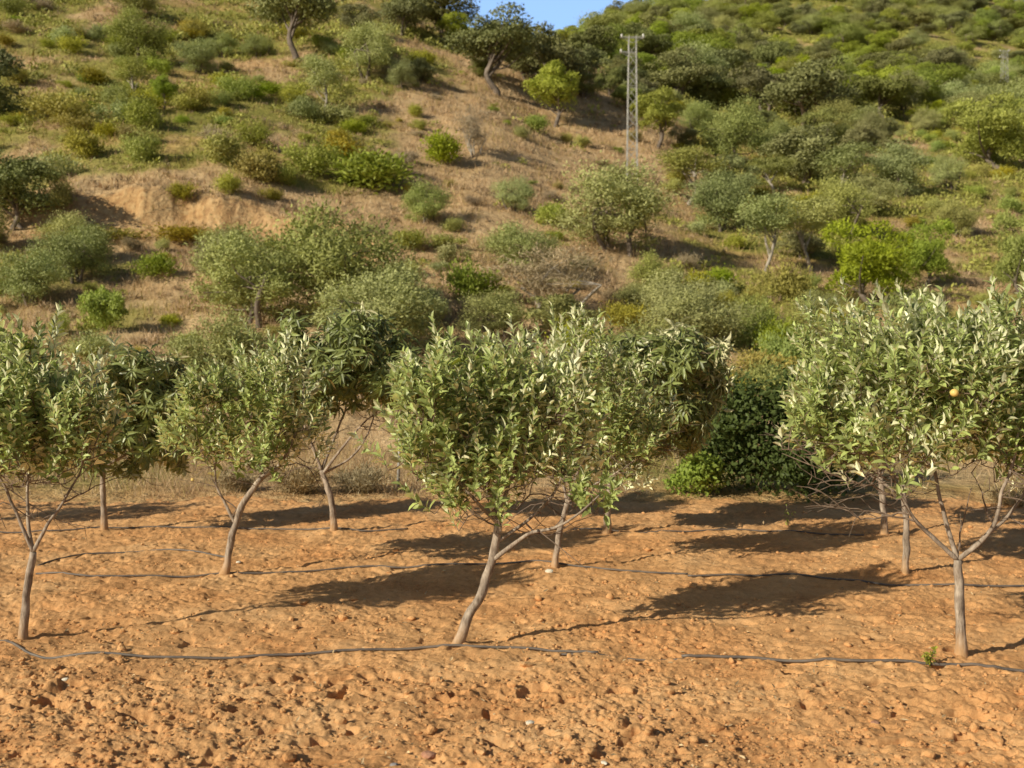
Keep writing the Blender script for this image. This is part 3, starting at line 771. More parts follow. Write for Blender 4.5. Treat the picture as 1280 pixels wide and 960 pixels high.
stone(380, 751, 0.055, 'clod', 'round orange clod on the left below the shadow left of the centre trunk', seed=7)
stone(686, 716, 0.05, 'palestone', 'pale brown stone at the foot of the thin second row trunk', seed=8)
stone(1094, 896, 0.03, 'redstone', 'pinkish stone in the right foreground', seed=9)
stone(800, 891, 0.028, 'redstone', 'small pinkish stone right of the cream stone', seed=10)
stone(298, 700, 0.03, 'palestone', 'small cream pebble right of the bent trunk', seed=11)
def fallen(px, py, label):
    g = G(px, py); z = float(field_z(g[0], g[1])) if g[1] < 18.5 else float(ground_z(g[0], g[1])) + 0.1
    tag(link('fallen_fruit', mesh_np('fallen_fruit', IV * 0.036, [IF], [M['fruit']], smooth_sh=True), loc=(float(g[0]), float(g[1]), z + 0.03)), label, 'fruit')
fallen(241, 612, 'yellow fallen fruit in the dry grass left of the bent tree')

def weed(px, py, h, n, label, seed):
    r = np.random.default_rng(800 + seed); g = G(px, py); z = float(field_z(g[0], g[1]))
    root = empty('weed', (float(g[0]), float(g[1]), z), label, 'weed')
    t = Tubes(); st = []
    for k in range(3):
        e = np.array([r.normal() * .4 * h, r.normal() * .3 * h, h * (0.6 + .4 * r.random())]); pth = spline([np.zeros(3), e * .5 + [0, 0, .05 * h], e], 0.02)
        t.add(pth, 0.003, 4); st.append(pth)
    ps = np.concatenate(st); ps = ps[r.integers(0, len(ps), n)]
    d = rvec(n, r) + np.array([0, 0, .5])
    LV = leaf_verts(ps, d, rvec(n, r) + np.array([0, -.4, 1.0]), 0.03 + 0.035 * r.random(n), 0.012 + .014 * r.random(n), 0.2 + 0 * r.random(n))
    T, Q = leaf_faces(n)
    link('stem', t.mesh('stem', [M['twig']]), root)
    link('leaves', mesh_np('leaves', LV, [T, Q], [M['green']], attrs={'tint': np.repeat(r.random(n), 8)}), root)
weed(1160, 829, 0.13, 60, 'small green weed growing at the front hose by the right trunk', 1)
weed(985, 656, 0.35, 26, 'thin sapling with few leaves between the dark bush and the right trees', 2)

# ------------------------------------------------------------------ wild vegetation prototypes
def kites(p, d, nn, L, W):
    d = nrm(d); nn = nrm(nn - d * (nn * d).sum(-1, keepdims=True)); s = np.cross(d, nn)
    L = L[:, None]; W = W[:, None]
    V = np.stack([p - d * L * .5, p + s * W * .5 - nn * W * .12, p + d * L * .5, p - s * W * .5 - nn * W * .12], 1).reshape(-1, 3)
    return V, np.arange(len(p) * 4).reshape(-1, 4)
def crown_mesh(name, mat, blobs, n, leaf, aspect, seed, up=0.0, droop=0.0, spread=0.3):
    r = np.random.default_rng(seed)
    c = np.array([b[0] for b in blobs]); rad = np.array([b[1] for b in blobs])
    wt = (rad.prod(1)) ** (2 / 3.); k = r.choice(len(blobs), n, p=wt / wt.sum())
    u = rvec(n, r); u[:, 2] = np.where((u[:, 2] < -0.2) & (r.random(n) < 0.6), -u[:, 2], u[:, 2])
    q = 1 + r.normal(size=n) * spread * 0.5 - 0.18 * r.random(n)
    # ragged lumps
    q = q * (1 + 0.16 * np.sin(u[:, 0] * 5 + k * 1.7) * np.cos(u[:, 1] * 6 + k) )
    p = c[k] + u * rad[k] * q[:, None]
    ctr = (c * wt[:, None]).sum(0) / wt.sum()
    d = nrm(rvec(n, r) * 0.9 + u * up + np.array([0, 0, up * 0.8 - droop]))
    nn = nrm(u * 0.9 + nrm(p - ctr) * 0.4 + rvec(n, r) * 0.75)
    L = leaf * (0.6 + 0.9 * r.random(n)); V, Fq = kites(p, d, nn, L, L * aspect)
    btone = r.normal(size=len(blobs)) * 0.14
    tint = np.clip(r.normal(0.5, 0.2, n) + btone[k], 0, 1)
    return mesh_np(name, V, [Fq], [M[mat]], attrs={'tint': np.repeat(tint, 4)})
def blob_cluster(r, n, R0, zc, rx, rz, rb, flat=1.0, zmin=0.1):
    out = []
    while len(out) < n:
        u = rvec(1, r)[0]; q = 0.35 + 0.65 * r.random()
        c = np.array([u[0] * rx * q, u[1] * rx * q, zc + u[2] * rz * q])
        s = rb * (0.6 + 0.8 * r.random())
        if c[2] - s * 0.7 * flat < zmin: continue
        out.append((c, np.array([s, s, s * flat])))
    return out
def trunk_mesh(name, mat, r, h, r0, heads, lean=0.0, stems=1):
    t = Tubes()
    for s in range(stems):
        bx = r.normal(size=2) * (0.25 * (stems > 1))
        top = np.array([lean * h + bx[0] * 2, bx[1] * 2, h * 0.55])
        m = top * 0.5 + np.append(r.normal(size=2) * 0.05 * h, 0)
        path = spline([np.array([bx[0], bx[1], -0.4]), np.array([bx[0], bx[1], 0.05 * h]), m, top], h * 0.06)
        rr = np.linspace(r0 * 1.25, r0 * 0.7, len(path)) / (1 if stems == 1 else 1.6)
        t.add(path, rr, 7, wob=0.08)
        sel = heads if stems == 1 else heads[s::stems]
        for hd in sel:
            st = path[int(len(path) * (0.55 + 0.44 * r.random()))] if len(path) > 3 else top
            st = path[-1] if r.random() < .4 else st
            mid = (st + hd) / 2 + r.normal(size=3) * 0.08 * np.linalg.norm(hd - st)
            bp = spline([st, mid, hd], h * 0.08)
            t.add(bp, np.linspace(r0 * 0.5, r0 * 0.14, len(bp)) / (1 if stems == 1 else 1.4), 5, cap=False)
    return t.mesh(name, [M[mat]])

PROTO = {}     # kind -> list of (trunk mesh, crown mesh, width, height)
def proto(kind, tm, cm):
    co_ = np.empty(len(cm.vertices) * 3, np.float32); cm.vertices.foreach_get('co', co_); co_ = co_.reshape(-1, 3)
    lo = np.percentile(co_, 1.5, axis=0); hi = np.percentile(co_, 98.5, axis=0)
    PROTO.setdefault(kind, []).append((tm, cm, float((hi[0] - lo[0] + hi[1] - lo[1]) / 2), float(hi[2])))
for k in range(3):
    r = np.random.default_rng(40 + k)
    bl = blob_cluster(r, 26, 0, 3.9, 2.5, 1.35, 0.78, 0.8, 1.7)
    proto('oak', trunk_mesh('trunk', 'wildbark', r, 5.2, 0.17, [b[0] for b in bl[:14]], lean=r.normal() * .06), crown_mesh('crown', 'oak', bl, 10000, 0.165, 0.62, 140 + k))
    bl = blob_cluster(r, 30, 0, 2.9, 2.6, 2.0, 0.75, 0.8, 0.15)
    proto('oakbush', trunk_mesh('trunk', 'wildbark', r, 3.2, 0.2, [b[0] for b in bl[:10]], stems=2), crown_mesh('crown', 'oak', bl, 10500, 0.16, 0.62, 150 + k))
    bl = blob_cluster(r, 46, 0, 3.3, 1.6, 1.6, 0.44, 1.05, 1.3)
    proto('pine', trunk_mesh('trunk', 'wildbark', r, 4.9, 0.12, [b[0] for b in bl[:16]]), crown_mesh('crown', 'pine', bl, 11000, 0.17, 0.34, 160 + k, up=0.7, spread=.25))
    bl = blob_cluster(r, 40, 0, 2.5, 2.2, 1.9, 0.55, 1.0, 0.15)
    proto('pinebush', trunk_mesh('trunk', 'wildbark', r, 3.5, 0.13, [b[0] for b in bl[:14]]), crown_mesh('crown', 'pine', bl, 11500, 0.17, 0.34, 165 + k, up=0.7, spread=.25))
    bl = blob_cluster(r, 32, 0, 1.75, 1.75, 1.75, 0.55, 0.95, -0.1)
    proto('olive', trunk_mesh('trunk', 'wildbark', r, 3.4, 0.14, [b[0] for b in bl[:16]], stems=3), crown_mesh('crown', 'olive', bl, 16000, 0.118, 0.36, 170 + k, up=0.5, spread=.7))
    bl = blob_cluster(r, 15, 0, 3.5, 1.15, 1.35, 0.5, 1.0, 1.4)
    proto('sapling', trunk_mesh('trunk', 'palebark', r, 4.6, 0.075, [b[0] for b in bl[:12]], lean=r.normal() * .08), crown_mesh('crown', 'olive', bl, 5500, 0.12, 0.45, 180 + k, up=0.4, spread=.6))
    bl = blob_cluster(r, 16, 0, 2.0, 1.4, 1.4, 0.5, 1.0, 0.2)
    proto('drybush', trunk_mesh('trunk', 'palebark', r, 3.0, 0.1, [b[0] for b in bl], stems=5), crown_mesh('crown', 'dry', bl, 5200, 0.2, 0.12, 190 + k, up=0.8, spread=.7))
for k in range(4):
    r = np.random.default_rng(60 + k)
    for kind, mat in (('shrub', 'shrub'), ('greenshrub', 'green'), ('greyshrub', 'olive'), ('dryshrub', 'dry')):
        bl = blob_cluster(r, 11, 0, 0.40, 0.62, 0.30, 0.27, 0.9, -0.12)
        cm = crown_mesh('shrub', mat, bl, 3600, 0.078 if kind != 'dryshrub' else 0.12, 0.42 if kind != 'dryshrub' else .14, 200 + k * 7 + len(kind), up=0.8, spread=.85)
        proto(kind, None, cm)
    bl = blob_cluster(r, 34, 0, 0.95, 1.25, 0.7, 0.34, 0.9, -0.1)
    proto('greenbush', None, crown_mesh('shrub', 'green', bl, 6500, 0.13, 0.5, 260 + k, up=0.5, spread=.45))

NAMES = {'oak': ('oak_tree', 'tree'), 'oakbush': ('oak_tree', 'tree'), 'pine': ('pine_tree', 'tree'), 'pinebush': ('pine_tree', 'tree'),
         'olive': ('olive_tree', 'tree'), 'sapling': ('slender_tree', 'tree'), 'drybush': ('dry_bush', 'bush'),
         'shrub': ('shrub', 'shrub'), 'greenshrub': ('shrub', 'shrub'), 'greyshrub': ('shrub', 'shrub'), 'dryshrub': ('shrub', 'shrub'), 'greenbush': ('shrub', 'shrub')}
prnd = random.Random(5)
taken = []
def plant_at(kind, p, wm, hm, label, group=None, sink=0.08):
    tm, cm, w0, h0 = prnd.choice(PROTO[kind])
    sx = wm / w0; sz = hm / h0
    nm, cat = NAMES[kind]
    p = (float(p[0]), float(p[1]), float(p[2]) - sink * (1 if tm is None else 2))
    sc = (sx, sx * prnd.uniform(.9, 1.1), sz); rot = (prnd.uniform(-.05, .05), prnd.uniform(-.05, .05), prnd.uniform(0, 6.28))
    if tm is None:
        o = link(nm, cm, loc=p); tag(o, label, cat, group)
    else:
        o = empty(nm, p, label, cat, group); link('trunk', tm, o); link('crown', cm, o)
    o.scale = sc; o.rotation_euler = rot
    taken.append((p[0], p[1], wm * 0.5))
    return o
def plant(kind, px, py, wpx, hpx, label, group=None):
    p = hill_hit(px, py); m = p[1] / F
    return plant_at(kind, p, wpx * m, hpx * m, label, group)

HAND = [
 ('oak', 370, 74, 95, 105, 'tall dark oak with a bare trunk at the top left, cut by the upper edge'),
 ('oakbush', -28, 150, 100, 95, 'dark oak at the left edge below the top left corner'),
 ('oakbush', 18, 285, 115, 92, 'big dark green tree at the left edge halfway up the slope'),
 ('shrub', 84, 267, 40, 40, 'dark olive shrub standing right of the big dark tree at the left edge'),
 ('sapling', 168, 126, 46, 52, 'thin grey-green sapling in the scrub of the upper left slope'),
 ('pine', 205, 137, 28, 42, 'small bright green round tree right of the grey sapling'),
 ('greenshrub', 176, 162, 42, 36, 'round green shrub directly below the grey sapling'),
 ('greenshrub', 181, 203, 44, 36, 'vivid green shrub below the round green shrub on the left slope'),
 ('shrub', 78, 157, 72, 40, 'wide olive shrub in the left scrub above the bare tan slope'),
 ('greyshrub', 283, 207, 56, 40, 'grey-green shrub in the middle of the left slope'),
 ('shrub', 335, 229, 64, 36, 'olive shrub at the top edge of the orange bank'),
 ('greenshrub', 392, 220, 66, 40, 'green shrub above the right end of the orange bank'),
 ('greenshrub', 448, 240, 105, 52, 'wide low green shrub just right of the orange bank'),
 ('shrub', 227, 253, 27, 24, 'small round olive shrub on the rim of the orange bank'),
 ('shrub', 342, 252, 27, 18, 'small low shrub on the rim of the orange bank at its right'),
 ('sapling', 406, 140, 46, 68, 'narrow grey-green tree standing below the tall top left oak'),
 ('olive', 460, 98, 62, 68, 'light green airy tree with pale trunk right of the tall top left oak'),
 ('oak', 548, 52, 78, 60, 'dark oak on the skyline left of the patch of sky'),
 ('oakbush', 500, 42, 60, 45, 'dark oak left of the skyline oak at the top edge'),
 ('pine', 566, 62, 34, 48, 'small pine with bright top under the skyline oak'),
 ('oak', 621, 118, 108, 96, 'spreading cork oak with a thick forked trunk on the crest of the dry slope'),
 ('oakbush', 690, 128, 84, 90, 'dark oak crown right behind the spreading cork oak'),
 ('pine', 695, 158, 58, 75, 'bright green pine on a thin trunk between the cork oak and the near pylon'),
 ('pine', 823, 186, 54, 72, 'bright round pine immediately right of the near pylon'),
 ('drybush', 594, 196, 40, 62, 'grey leafless looking bush in the middle of the dry slope'),
 ('greenshrub', 562, 207, 48, 36, 'green shrub left of the grey leafless looking bush'),
 ('greenshrub', 665, 163, 32, 20, 'small yellow-green shrub left of the pine on the dry slope'),
 ('olive', 532, 279, 56, 50, 'rounded grey-green olive below the wide low shrub'),
 ('olive', 642, 264, 46, 44, 'pale green bushy tree halfway between the olive and the near pylon'),
 ('greenshrub', 688, 282, 54, 28, 'yellow-green low shrub left of the big olive under the near pylon'),
 ('olive', 772, 316, 118, 108, 'big multi stemmed olive below the near pylon'),
 ('sapling', 861, 256, 64, 70, 'tree with whitish trunk right of and below the near pylon'),
 ('oakbush', 908, 250, 58, 56, 'dark oak with a clipped round crown right of the whitish trunked tree'),
 ('olive', 915, 206, 84, 76, 'grey-green tree above the clipped oak'),
 ('oakbush', 952, 142, 72, 60, 'left tree of the dark oak clump on the right slope'),
 ('oakbush', 1010, 158, 102, 76, 'largest tree of the dark oak clump on the right slope'),
 ('oakbush', 1062, 161, 40, 28, 'smallest tree at the right end of the dark oak clump'),
 ('oakbush', 850, 125, 70, 58, 'dark oak in shade on the ridge right of the near pylon top'),
 ('oakbush', 895, 132, 62, 44, 'low dark oak between the ridge oak and the dark oak clump'),
 ('oak', 735, 95, 62, 56, 'grey-green oak on the ridge left of the near pylon'),
 ('olive', 1131, 143, 44, 50, 'lone rounded tree standing on the open yellow slope at the right'),
 ('pinebush', 1248, 214, 118, 90, 'large bright pine at the right edge below the far pylon'),
 ('pine', 884, 84, 56, 46, 'bright pine on the ridge right of the near pylon top'),
 ('oakbush', 958, 88, 60, 34, 'grey-green oak above the dark oak clump'),
 ('sapling', 1060, 248, 62, 70, 'tree with a white trunk in the middle of the right slope'),
 ('oakbush', 1003, 228, 92, 66, 'dense dark tree left of the white trunked tree'),
 ('olive', 1122, 244, 70, 62, 'grey-green tree right of the white trunked tree'),
 ('olive', 1186, 236, 34, 42, 'small rounded tree above the right hand bare patch'),
 ('sapling', 957, 340, 66, 98, 'slender tree with pale trunk on dry grass above the front orchard gap'),
 ('sapling', 1014, 342, 60, 98, 'slender tree with bent forked trunk next to the bright pine'),
 ('olive', 1086, 268, 70, 46, 'grey bushy tree above the bright pine in the right middle'),
 ('pinebush', 1088, 385, 112, 106, 'bright yellow-green bushy pine above the right orchard trees'),
 ('pinebush', 1155, 362, 72, 84, 'yellow-green pine right of the bright bushy pine'),
 ('pinebush', 1276, 372, 74, 104, 'bright pine at the right edge above the orchard trees'),
 ('olive', 1196, 296, 44, 46, 'dull green tree between the two right hand pines'),
 ('olive', 820, 380, 54, 64, 'olive bush on the dry slope above the back row of fruit trees'),
 ('greenshrub', 902, 362, 42, 26, 'small dark green shrub in dry grass left of the slender pale trunk'),
 ('shrub', 986, 380, 54, 50, 'yellow-olive shrub under the bent forked tree'),
 ('olive', 872, 440, 108, 78, 'grey-green spreading bush just above the drooping leaved tree'),
 ('greenshrub', 948, 430, 50, 52, 'yellow-green upright shrub right of the grey-green spreading bush'),
 ('greenshrub', 974, 446, 48, 46, 'yellow-green shrub above the dark bush at the field edge'),
 ('shrub', 950, 474, 84, 36, 'wide low olive shrub just above the dark bush'),
 ('olive', 316, 405, 140, 118, 'left of the two large grey olives on the lower left slope'),
 ('olive', 412, 402, 158, 140, 'right and taller of the two large grey olives on the lower left slope'),
 ('olive', 470, 440, 145, 108, 'light green olive in front of the two large grey olives'),
 ('olive', 276, 497, 110, 106, 'soft grey-green olive low on the slope behind the bent fruit tree'),
 ('shrub', 508, 350, 48, 26, 'dark olive shrub in the shade right of the large grey olives'),
 ('greyshrub', 567, 328, 32, 22, 'pale grey shrub on tan ground in the middle slope'),
 ('greenshrub', 606, 382, 58, 52, 'pale green shrub left of the grey dry bush'),
 ('drybush', 690, 392, 124, 84, 'large grey dry bush in the centre above the fruit trees'),
 ('olive', 622, 424, 72, 62, 'olive bush in front of the grey dry bush at its left'),
 ('oakbush', 704, 426, 90, 60, 'dark green bush in front of the grey dry bush at its right'),
 ('shrub', 780, 410, 58, 32, 'low yellow-olive shrub right of the dark green central bush'),
 ('olive', 88, 330, 62, 64, 'grey-green olive below the left end of the orange bank'),
 ('olive', 38, 382, 78, 70, 'green-grey olive at the left edge under the bank'),
 ('greenbush', 132, 416, 50, 56, 'vivid green bush beside a dark hollow on the lower left slope'),
 ('greyshrub', 74, 420, 28, 32, 'small grey-green shrub left of the vivid green bush'),
 ('greyshrub', 112, 450, 66, 36, 'grey shrub just above the left fruit trees'),
 ('greenbush', 6, 476, 66, 56, 'green bush at the left edge behind the front left fruit tree'),
 ('greenshrub', 192, 348, 42, 32, 'green shrub on the slope between the bank and the fruit trees'),
 ('shrub', 130, 300, 110, 18, 'low strip of olive scrub along the terrace below the bank'),
 ('shrub', 215, 302, 80, 20, 'low olive scrub below the middle of the orange bank'),
 ('dryshrub', 362, 618, 70, 44, 'brown dry shrub in the straw behind the bent trunk'),
 ('dryshrub', 440, 616, 64, 40, 'brown dry shrub in the straw behind the fanning back row trunk'),
 ('dryshrub', 300, 614, 50, 34, 'small dry shrub at the field edge left of the bent trunk'),
 ('dryshrub', 1262, 634, 70, 50, 'dry shrub at the field edge behind the front right trunk'),
]
for h in HAND: plant(*h)
# dark bush at the field edge (brambles), with bright green outer growth
def bush_mesh(ells, n, mat, seed, leaf):
    return crown_mesh('shrub', mat, ells, n, leaf, 0.6, seed, up=0.2, spread=.45)
bb = P(945, 627, 18.9); bb[2] = 0
r = np.random.default_rng(77); m = 18.9 / F
bl = [(np.array([(x - 945) * m, rr * m * 0.4 * r.normal(), (627 - y) * m]), np.array([rr * m, rr * m, rr * m * .9])) for x, y, rr in
      [(940, 560, 48), (975, 575, 42), (905, 585, 40), (985, 605, 30), (950, 600, 44), (930, 515, 34), (965, 525, 34), (990, 545, 26), (905, 545, 30), (880, 605, 20), (1005, 590, 22), (915, 510, 18), (985, 500, 14), (1000, 520, 12), (896, 530, 14), (1018, 560, 14), (925, 600, 30), (1010, 610, 16), (1012, 555, 40), (1035, 600, 30), (1005, 592, 40), (918, 525, 34), (1000, 520, 32), (1050, 610, 18), (900, 508, 28), (1000, 500, 32), (1025, 540, 26), (890, 570, 26)]]
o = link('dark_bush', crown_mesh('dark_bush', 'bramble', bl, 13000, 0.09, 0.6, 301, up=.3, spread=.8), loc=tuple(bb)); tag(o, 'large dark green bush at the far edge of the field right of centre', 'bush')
bb = P(866, 626, 18.5); bb[2] = 0
bl = [(np.array([(x - 866) * m, 0.2 * r.normal(), (626 - y) * m]), np.array([rr * m, rr * m, rr * m * .9])) for x, y, rr in [(866, 604, 19), (886, 608, 16), (850, 613, 12), (875, 590, 15), (866, 576, 10), (893, 590, 10)]]
o = link('bright_bush', crown_mesh('bright_bush', 'fresh', bl, 2600, 0.075, 0.6, 302, up=.3, spread=.7), loc=tuple(bb)); tag(o, 'small bright green bush at the left foot of the large dark bush', 'bush')

# scattered trees and shrubs
def free(x, y, rad, k=0.75):
    for tx, ty, tr_ in taken:
        if abs(tx - x) < 12 and (tx - x) ** 2 + (ty - y) ** 2 < (k * (tr_ + rad)) ** 2: return False
    return True
def region(px, py, D):
    if D > 150: return 'on the far wooded hill at the upper right'
    if px < 560 and py < 240: return 'in the scrub of the upper left slope'
    if px < 560: return 'on the lower left slope below the orange bank'
    if px < 800 and py < 300: return 'on the dry slope left of the near pylon'
    if px < 800: return 'on the lower middle slope above the fruit trees'
    if py < 330: return 'on the open slope right of the near pylon'
    return 'on the lower right slope above the fruit trees'
WORD = {'oak': 'rounded grey-green oak', 'oakbush': 'dense dark oak', 'pine': 'yellow-green round pine', 'pinebush': 'bushy yellow-green pine', 'olive': 'grey-green small tree',
        'sapling': 'slender pale trunked tree', 'shrub': 'low olive-brown shrub', 'greenshrub': 'low green shrub', 'greyshrub': 'pale grey-green shrub', 'dryshrub': 'dry brown shrub'}
def scatter(n, pxr, Dr, kinds, size, dens=None, k=0.75, seed=0, asp=(0.7, 1.1)):
    rr = random.Random(seed); made = 0; tries = 0
    while made < n and tries < n * 40:
        tries += 1
        px = rr.uniform(*pxr); D = math.sqrt(rr.uniform(Dr[0] ** 2, Dr[1] ** 2))
        X = (px - 640) / F * D
        z = float(ground_z(np.array([X]), np.array([D]))[0])
        if dens is not None and rr.random() > dens(px, D, X): continue
        kind = rr.choices([q[0] for q in kinds], [q[1] for q in kinds])[0]
        wm = rr.uniform(*size) * (1 if True else 1)
        if not free(X, D, wm / 2, k): continue
        # leave out what a nearer slope hides
        ds = np.linspace(20, D - 1.0, 160); zz = ground_z(X / D * ds, ds)
        if np.max((zz - CAMZ) / ds) > (z + wm * 0.8 - CAMZ) / D: continue
        a, b = to_px(np.array([X, D, z]))
        if b < -45: continue
        lab = WORD[kind] + ' ' + region(a, b, D)
        plant_at(kind, (X, D, z), wm, wm * rr.uniform(*asp), lab, lab.replace(' on the', 's on the', 1).replace(' in the scrub', 's in the scrub', 1))
        made += 1
    return made
# far wooded hill
c1 = scatter(430, (740, 1340), (150, 420), [('pinebush', 4), ('oakbush', 3), ('olive', 4.5), ('oak', .7)], (4.0, 9.5), k=0.45, seed=1, asp=(0.55, 0.8))
# ridge line trees towards the sky gap
c2 = scatter(14, (700, 810), (118, 160), [('oakbush', 5), ('pine', 2), ('oak', 1.5)], (2.6, 4.3), k=0.6, seed=2, asp=(0.8, 1.05))
c2 += scatter(14, (585, 700), (112, 140), [('oakbush', 5), ('oak', 1)], (2.2, 3.3), k=0.5, seed=22, asp=(0.75, 0.95))
c2b = scatter(14, (-60, 560), (98, 150), [('oakbush', 4), ('olive', 4)], (2.6, 4.6), k=0.7, seed=12, asp=(0.8, 1.0))
# right slope
c3 = scatter(18, (850, 1340), (62, 150), [('olive', 5), ('oakbush', 1.5), ('pinebush', 1), ('sapling', 1.5)], (2.6, 5.0), k=0.8, seed=3, asp=(0.75, 1.0))
c4 = scatter(95, (830, 1340), (50, 150), [('shrub', 5), ('greenshrub', 3), ('greyshrub', 2)], (1.0, 2.1), k=0.7, seed=4, asp=(0.5, 0.85))
c5 = scatter(120, (-80, 580), (62, 115), [('shrub', 5), ('greenshrub', 4), ('greyshrub', 2), ('dryshrub', 1)], (1.1, 2.8), dens=lambda px, D, X: 0.15 + green_mask(np.array([X]), np.array([D]))[0], k=0.4, seed=5, asp=(0.45, 0.8))
c6 = scatter(60, (430, 860), (42, 110), [('shrub', 4), ('greenshrub', 1.5), ('greyshrub', 1.5), ('dryshrub', 3)], (0.7, 1.6), k=0.8, seed=6, asp=(0.45, 0.75))
c7 = scatter(40, (-60, 440), (34, 60), [('shrub', 4), ('greenshrub', 2), ('greyshrub', 2), ('dryshrub', 2)], (0.6, 1.4), k=0.8, seed=7, asp=(0.45, 0.8))
c8 = scatter(44, (560, 1340), (21.5, 42), [('greenshrub', 4), ('shrub', 4), ('greyshrub', 2)], (0.8, 1.9), k=0.6, seed=8, asp=(0.6, 1.0))
c9 = scatter(16, (-60, 1340), (34, 60), [('olive', 1)], (2.0, 3.6), k=0.75, seed=9, asp=(0.7, 0.95))
print('scattered', c1, c2, c2b, c3, c4, c5, c6, c7, 'total', len(taken))

# ------------------------------------------------------------------ grasses and ground scrub (uncountable)
def blades(n, X, Y, Z, h, wd, tint, seed, splay=0.35):
    r = np.random.default_rng(seed)
    an = r.random(n) * math.pi; s = np.stack([np.cos(an), np.sin(an), 0 * an], -1) * wd[:, None] * .5
    tip = np.stack([r.normal(size=n) * splay * h, r.normal(size=n) * splay * h, h * (0.75 + .4 * r.random(n))], -1)
    b = np.stack([X, Y, Z - 0.03], -1)
    V = np.stack([b - s, b + s, b + tip], 1).reshape(-1, 3)
    return V, np.arange(3 * n).reshape(-1, 3), np.repeat(tint, 3)
r = np.random.default_rng(31)
def scat(n, pxr, Dr, pw=1.0):
    px = r.uniform(*pxr, n); D = (r.uniform(Dr[0] ** pw, Dr[1] ** pw, n)) ** (1 / pw)
    X = (px - 640) / F * D
    return X, D
def hillgrass(name, n, pxr, Dr, hr, wr, label, cat, seed, mode):
    X, D = scat(n, pxr, Dr, 1.3)
    g = green_mask(X, D); b = bare_mask(X, D)
    clump = fbm(X * 0.5, D * 0.5, 3, 55)
    if mode == 'dry': keep = (r.random(n) < (1 - 0.75 * g)) & (r.random(n) < 1 - 0.9 * b) & (clump + r.normal(size=n) * .3 > -0.25)
    else: keep = (r.random(n) < g * 1.1 + 0.03) & (r.random(n) < 1 - 0.95 * b) & (clump + r.normal(size=n) * .2 > -0.1)
    X, D, g, clump = X[keep], D[keep], g[keep], clump[keep]; n = len(X)
    h = (hr[0] + (hr[1] - hr[0]) * r.random(n)) * np.clip(0.9 + 0.8 * clump, .4, 1.6)
    w_ = wr[0] + (wr[1] - wr[0]) * r.random(n); w_ = w_ * np.clip(D / 55, 0.45, 2.2)
    if mode == 'dry': tint = np.clip(0.62 - 0.35 * g + 0.35 * fbm(X * .2, D * .2, 3, 58) + r.normal(size=n) * .16, 0, 1)
    else: tint = np.clip(0.12 + 0.25 * fbm(X * .3, D * .3, 3, 59) + r.normal(size=n) * .12, 0, 1)
    V, T, tt = blades(n, X, D, ground_z(X, D), h, w_, tint, seed)
    o = link(name, mesh_np(name, V, [T], [M['grass']], attrs={'tint': tt})); o['kind'] = 'stuff'
    tag(o, label, cat)
hillgrass('dry_grass', 290000, (-140, 1420), (22, 150), (0.2, 0.52), (0.025, 0.06), 'dry tan grass covering the open hillside', 'grass', 32, 'dry')
hillgrass('green_undergrowth', 90000, (-140, 1420), (30, 260), (0.22, 0.55), (0.05, 0.12), 'low olive green undergrowth between the hillside shrubs', 'undergrowth', 33, 'green')
# cushions of low scrub
n = 46000; X, D = scat(n, (-140, 1420), (34, 420), 1.15)
g = green_mask(X, D); keep = (r.random(n) < g ** 1.4 * 1.25 + 0.02) & (bare_mask(X, D) < 0.5) & (fbm(X * .16, D * .16, 3, 95) + r.normal(size=n) * .2 > -0.06)
X, D = X[keep], D[keep]; n = len(X); K = 40
rad = (0.28 + 0.75 * r.random(n) ** 1.7) * np.clip(D / 85, 0.7, 2.0)
u = rvec(n * K, r); u[:, 2] = np.abs(u[:, 2]); rr_ = np.repeat(rad, K)[:, None]
pz = ground_z(X, D); ctr = np.repeat(np.stack([X, D, pz], -1), K, 0)
p = ctr + u * rr_ * np.array([1, 1, 0.75]) * (0.75 + 0.35 * r.random((n * K, 1)))
L = rr_[:, 0] ** .8 * (0.22 + 0.24 * r.random(n * K))
V, Fq = kites(p, rvec(n * K, r) + u * .3 + np.array([0, 0, .8]), u + rvec(n * K, r) * .7, L, L * 0.45)
tint = np.clip(np.repeat(r.normal(0.5, 0.2, n), K) + r.normal(size=n * K) * .15, 0, 1)
o = link('low_scrub', mesh_np('low_scrub', V, [Fq], [M['scrub']], attrs={'tint': np.repeat(tint, 4)})); o['kind'] = 'stuff'
tag(o, 'low yellow green scrub cushions carpeting the hillside', 'scrub')
n = 30000; X, D = scat(n, (-140, 1420), (30, 150), 1.2)
g = green_mask(X, D); keep = (r.random(n) < 0.9 - 0.6 * g) & (bare_mask(X, D) < 0.7) & (fbm(X * .3, D * .3, 3, 97) + r.normal(size=n) * .3 > 0.02)
X, D = X[keep], D[keep]; n = len(X); K = 22
rad = (0.14 + 0.30 * r.random(n) ** 1.5)
u = rvec(n * K, r); u[:, 2] = np.abs(u[:, 2]); rr_ = np.repeat(rad, K)[:, None]
ctr = np.repeat(np.stack([X, D, ground_z(X, D)], -1), K, 0)
p = ctr + u * rr_ * np.array([1, 1, 0.8]) * (0.6 + 0.45 * r.random((n * K, 1)))
L = rr_[:, 0] * (0.5 + 0.4 * r.random(n * K))
V, Fq = kites(p, rvec(n * K, r) * .5 + u * .6 + np.array([0, 0, .8]), u + rvec(n * K, r) * .7, L, L * 0.22)
tint = np.clip(np.repeat(0.42 + 0.3 * r.normal(size=n), K) + r.normal(size=n * K) * .12, 0, 1)
o = link('dry_tufts', mesh_np('dry_tufts', V, [Fq], [M['tuft']], attrs={'tint': np.repeat(tint, 4)})); o['kind'] = 'stuff'
tag(o, 'dead brown tufts scattered through the dry hillside grass', 'grass')
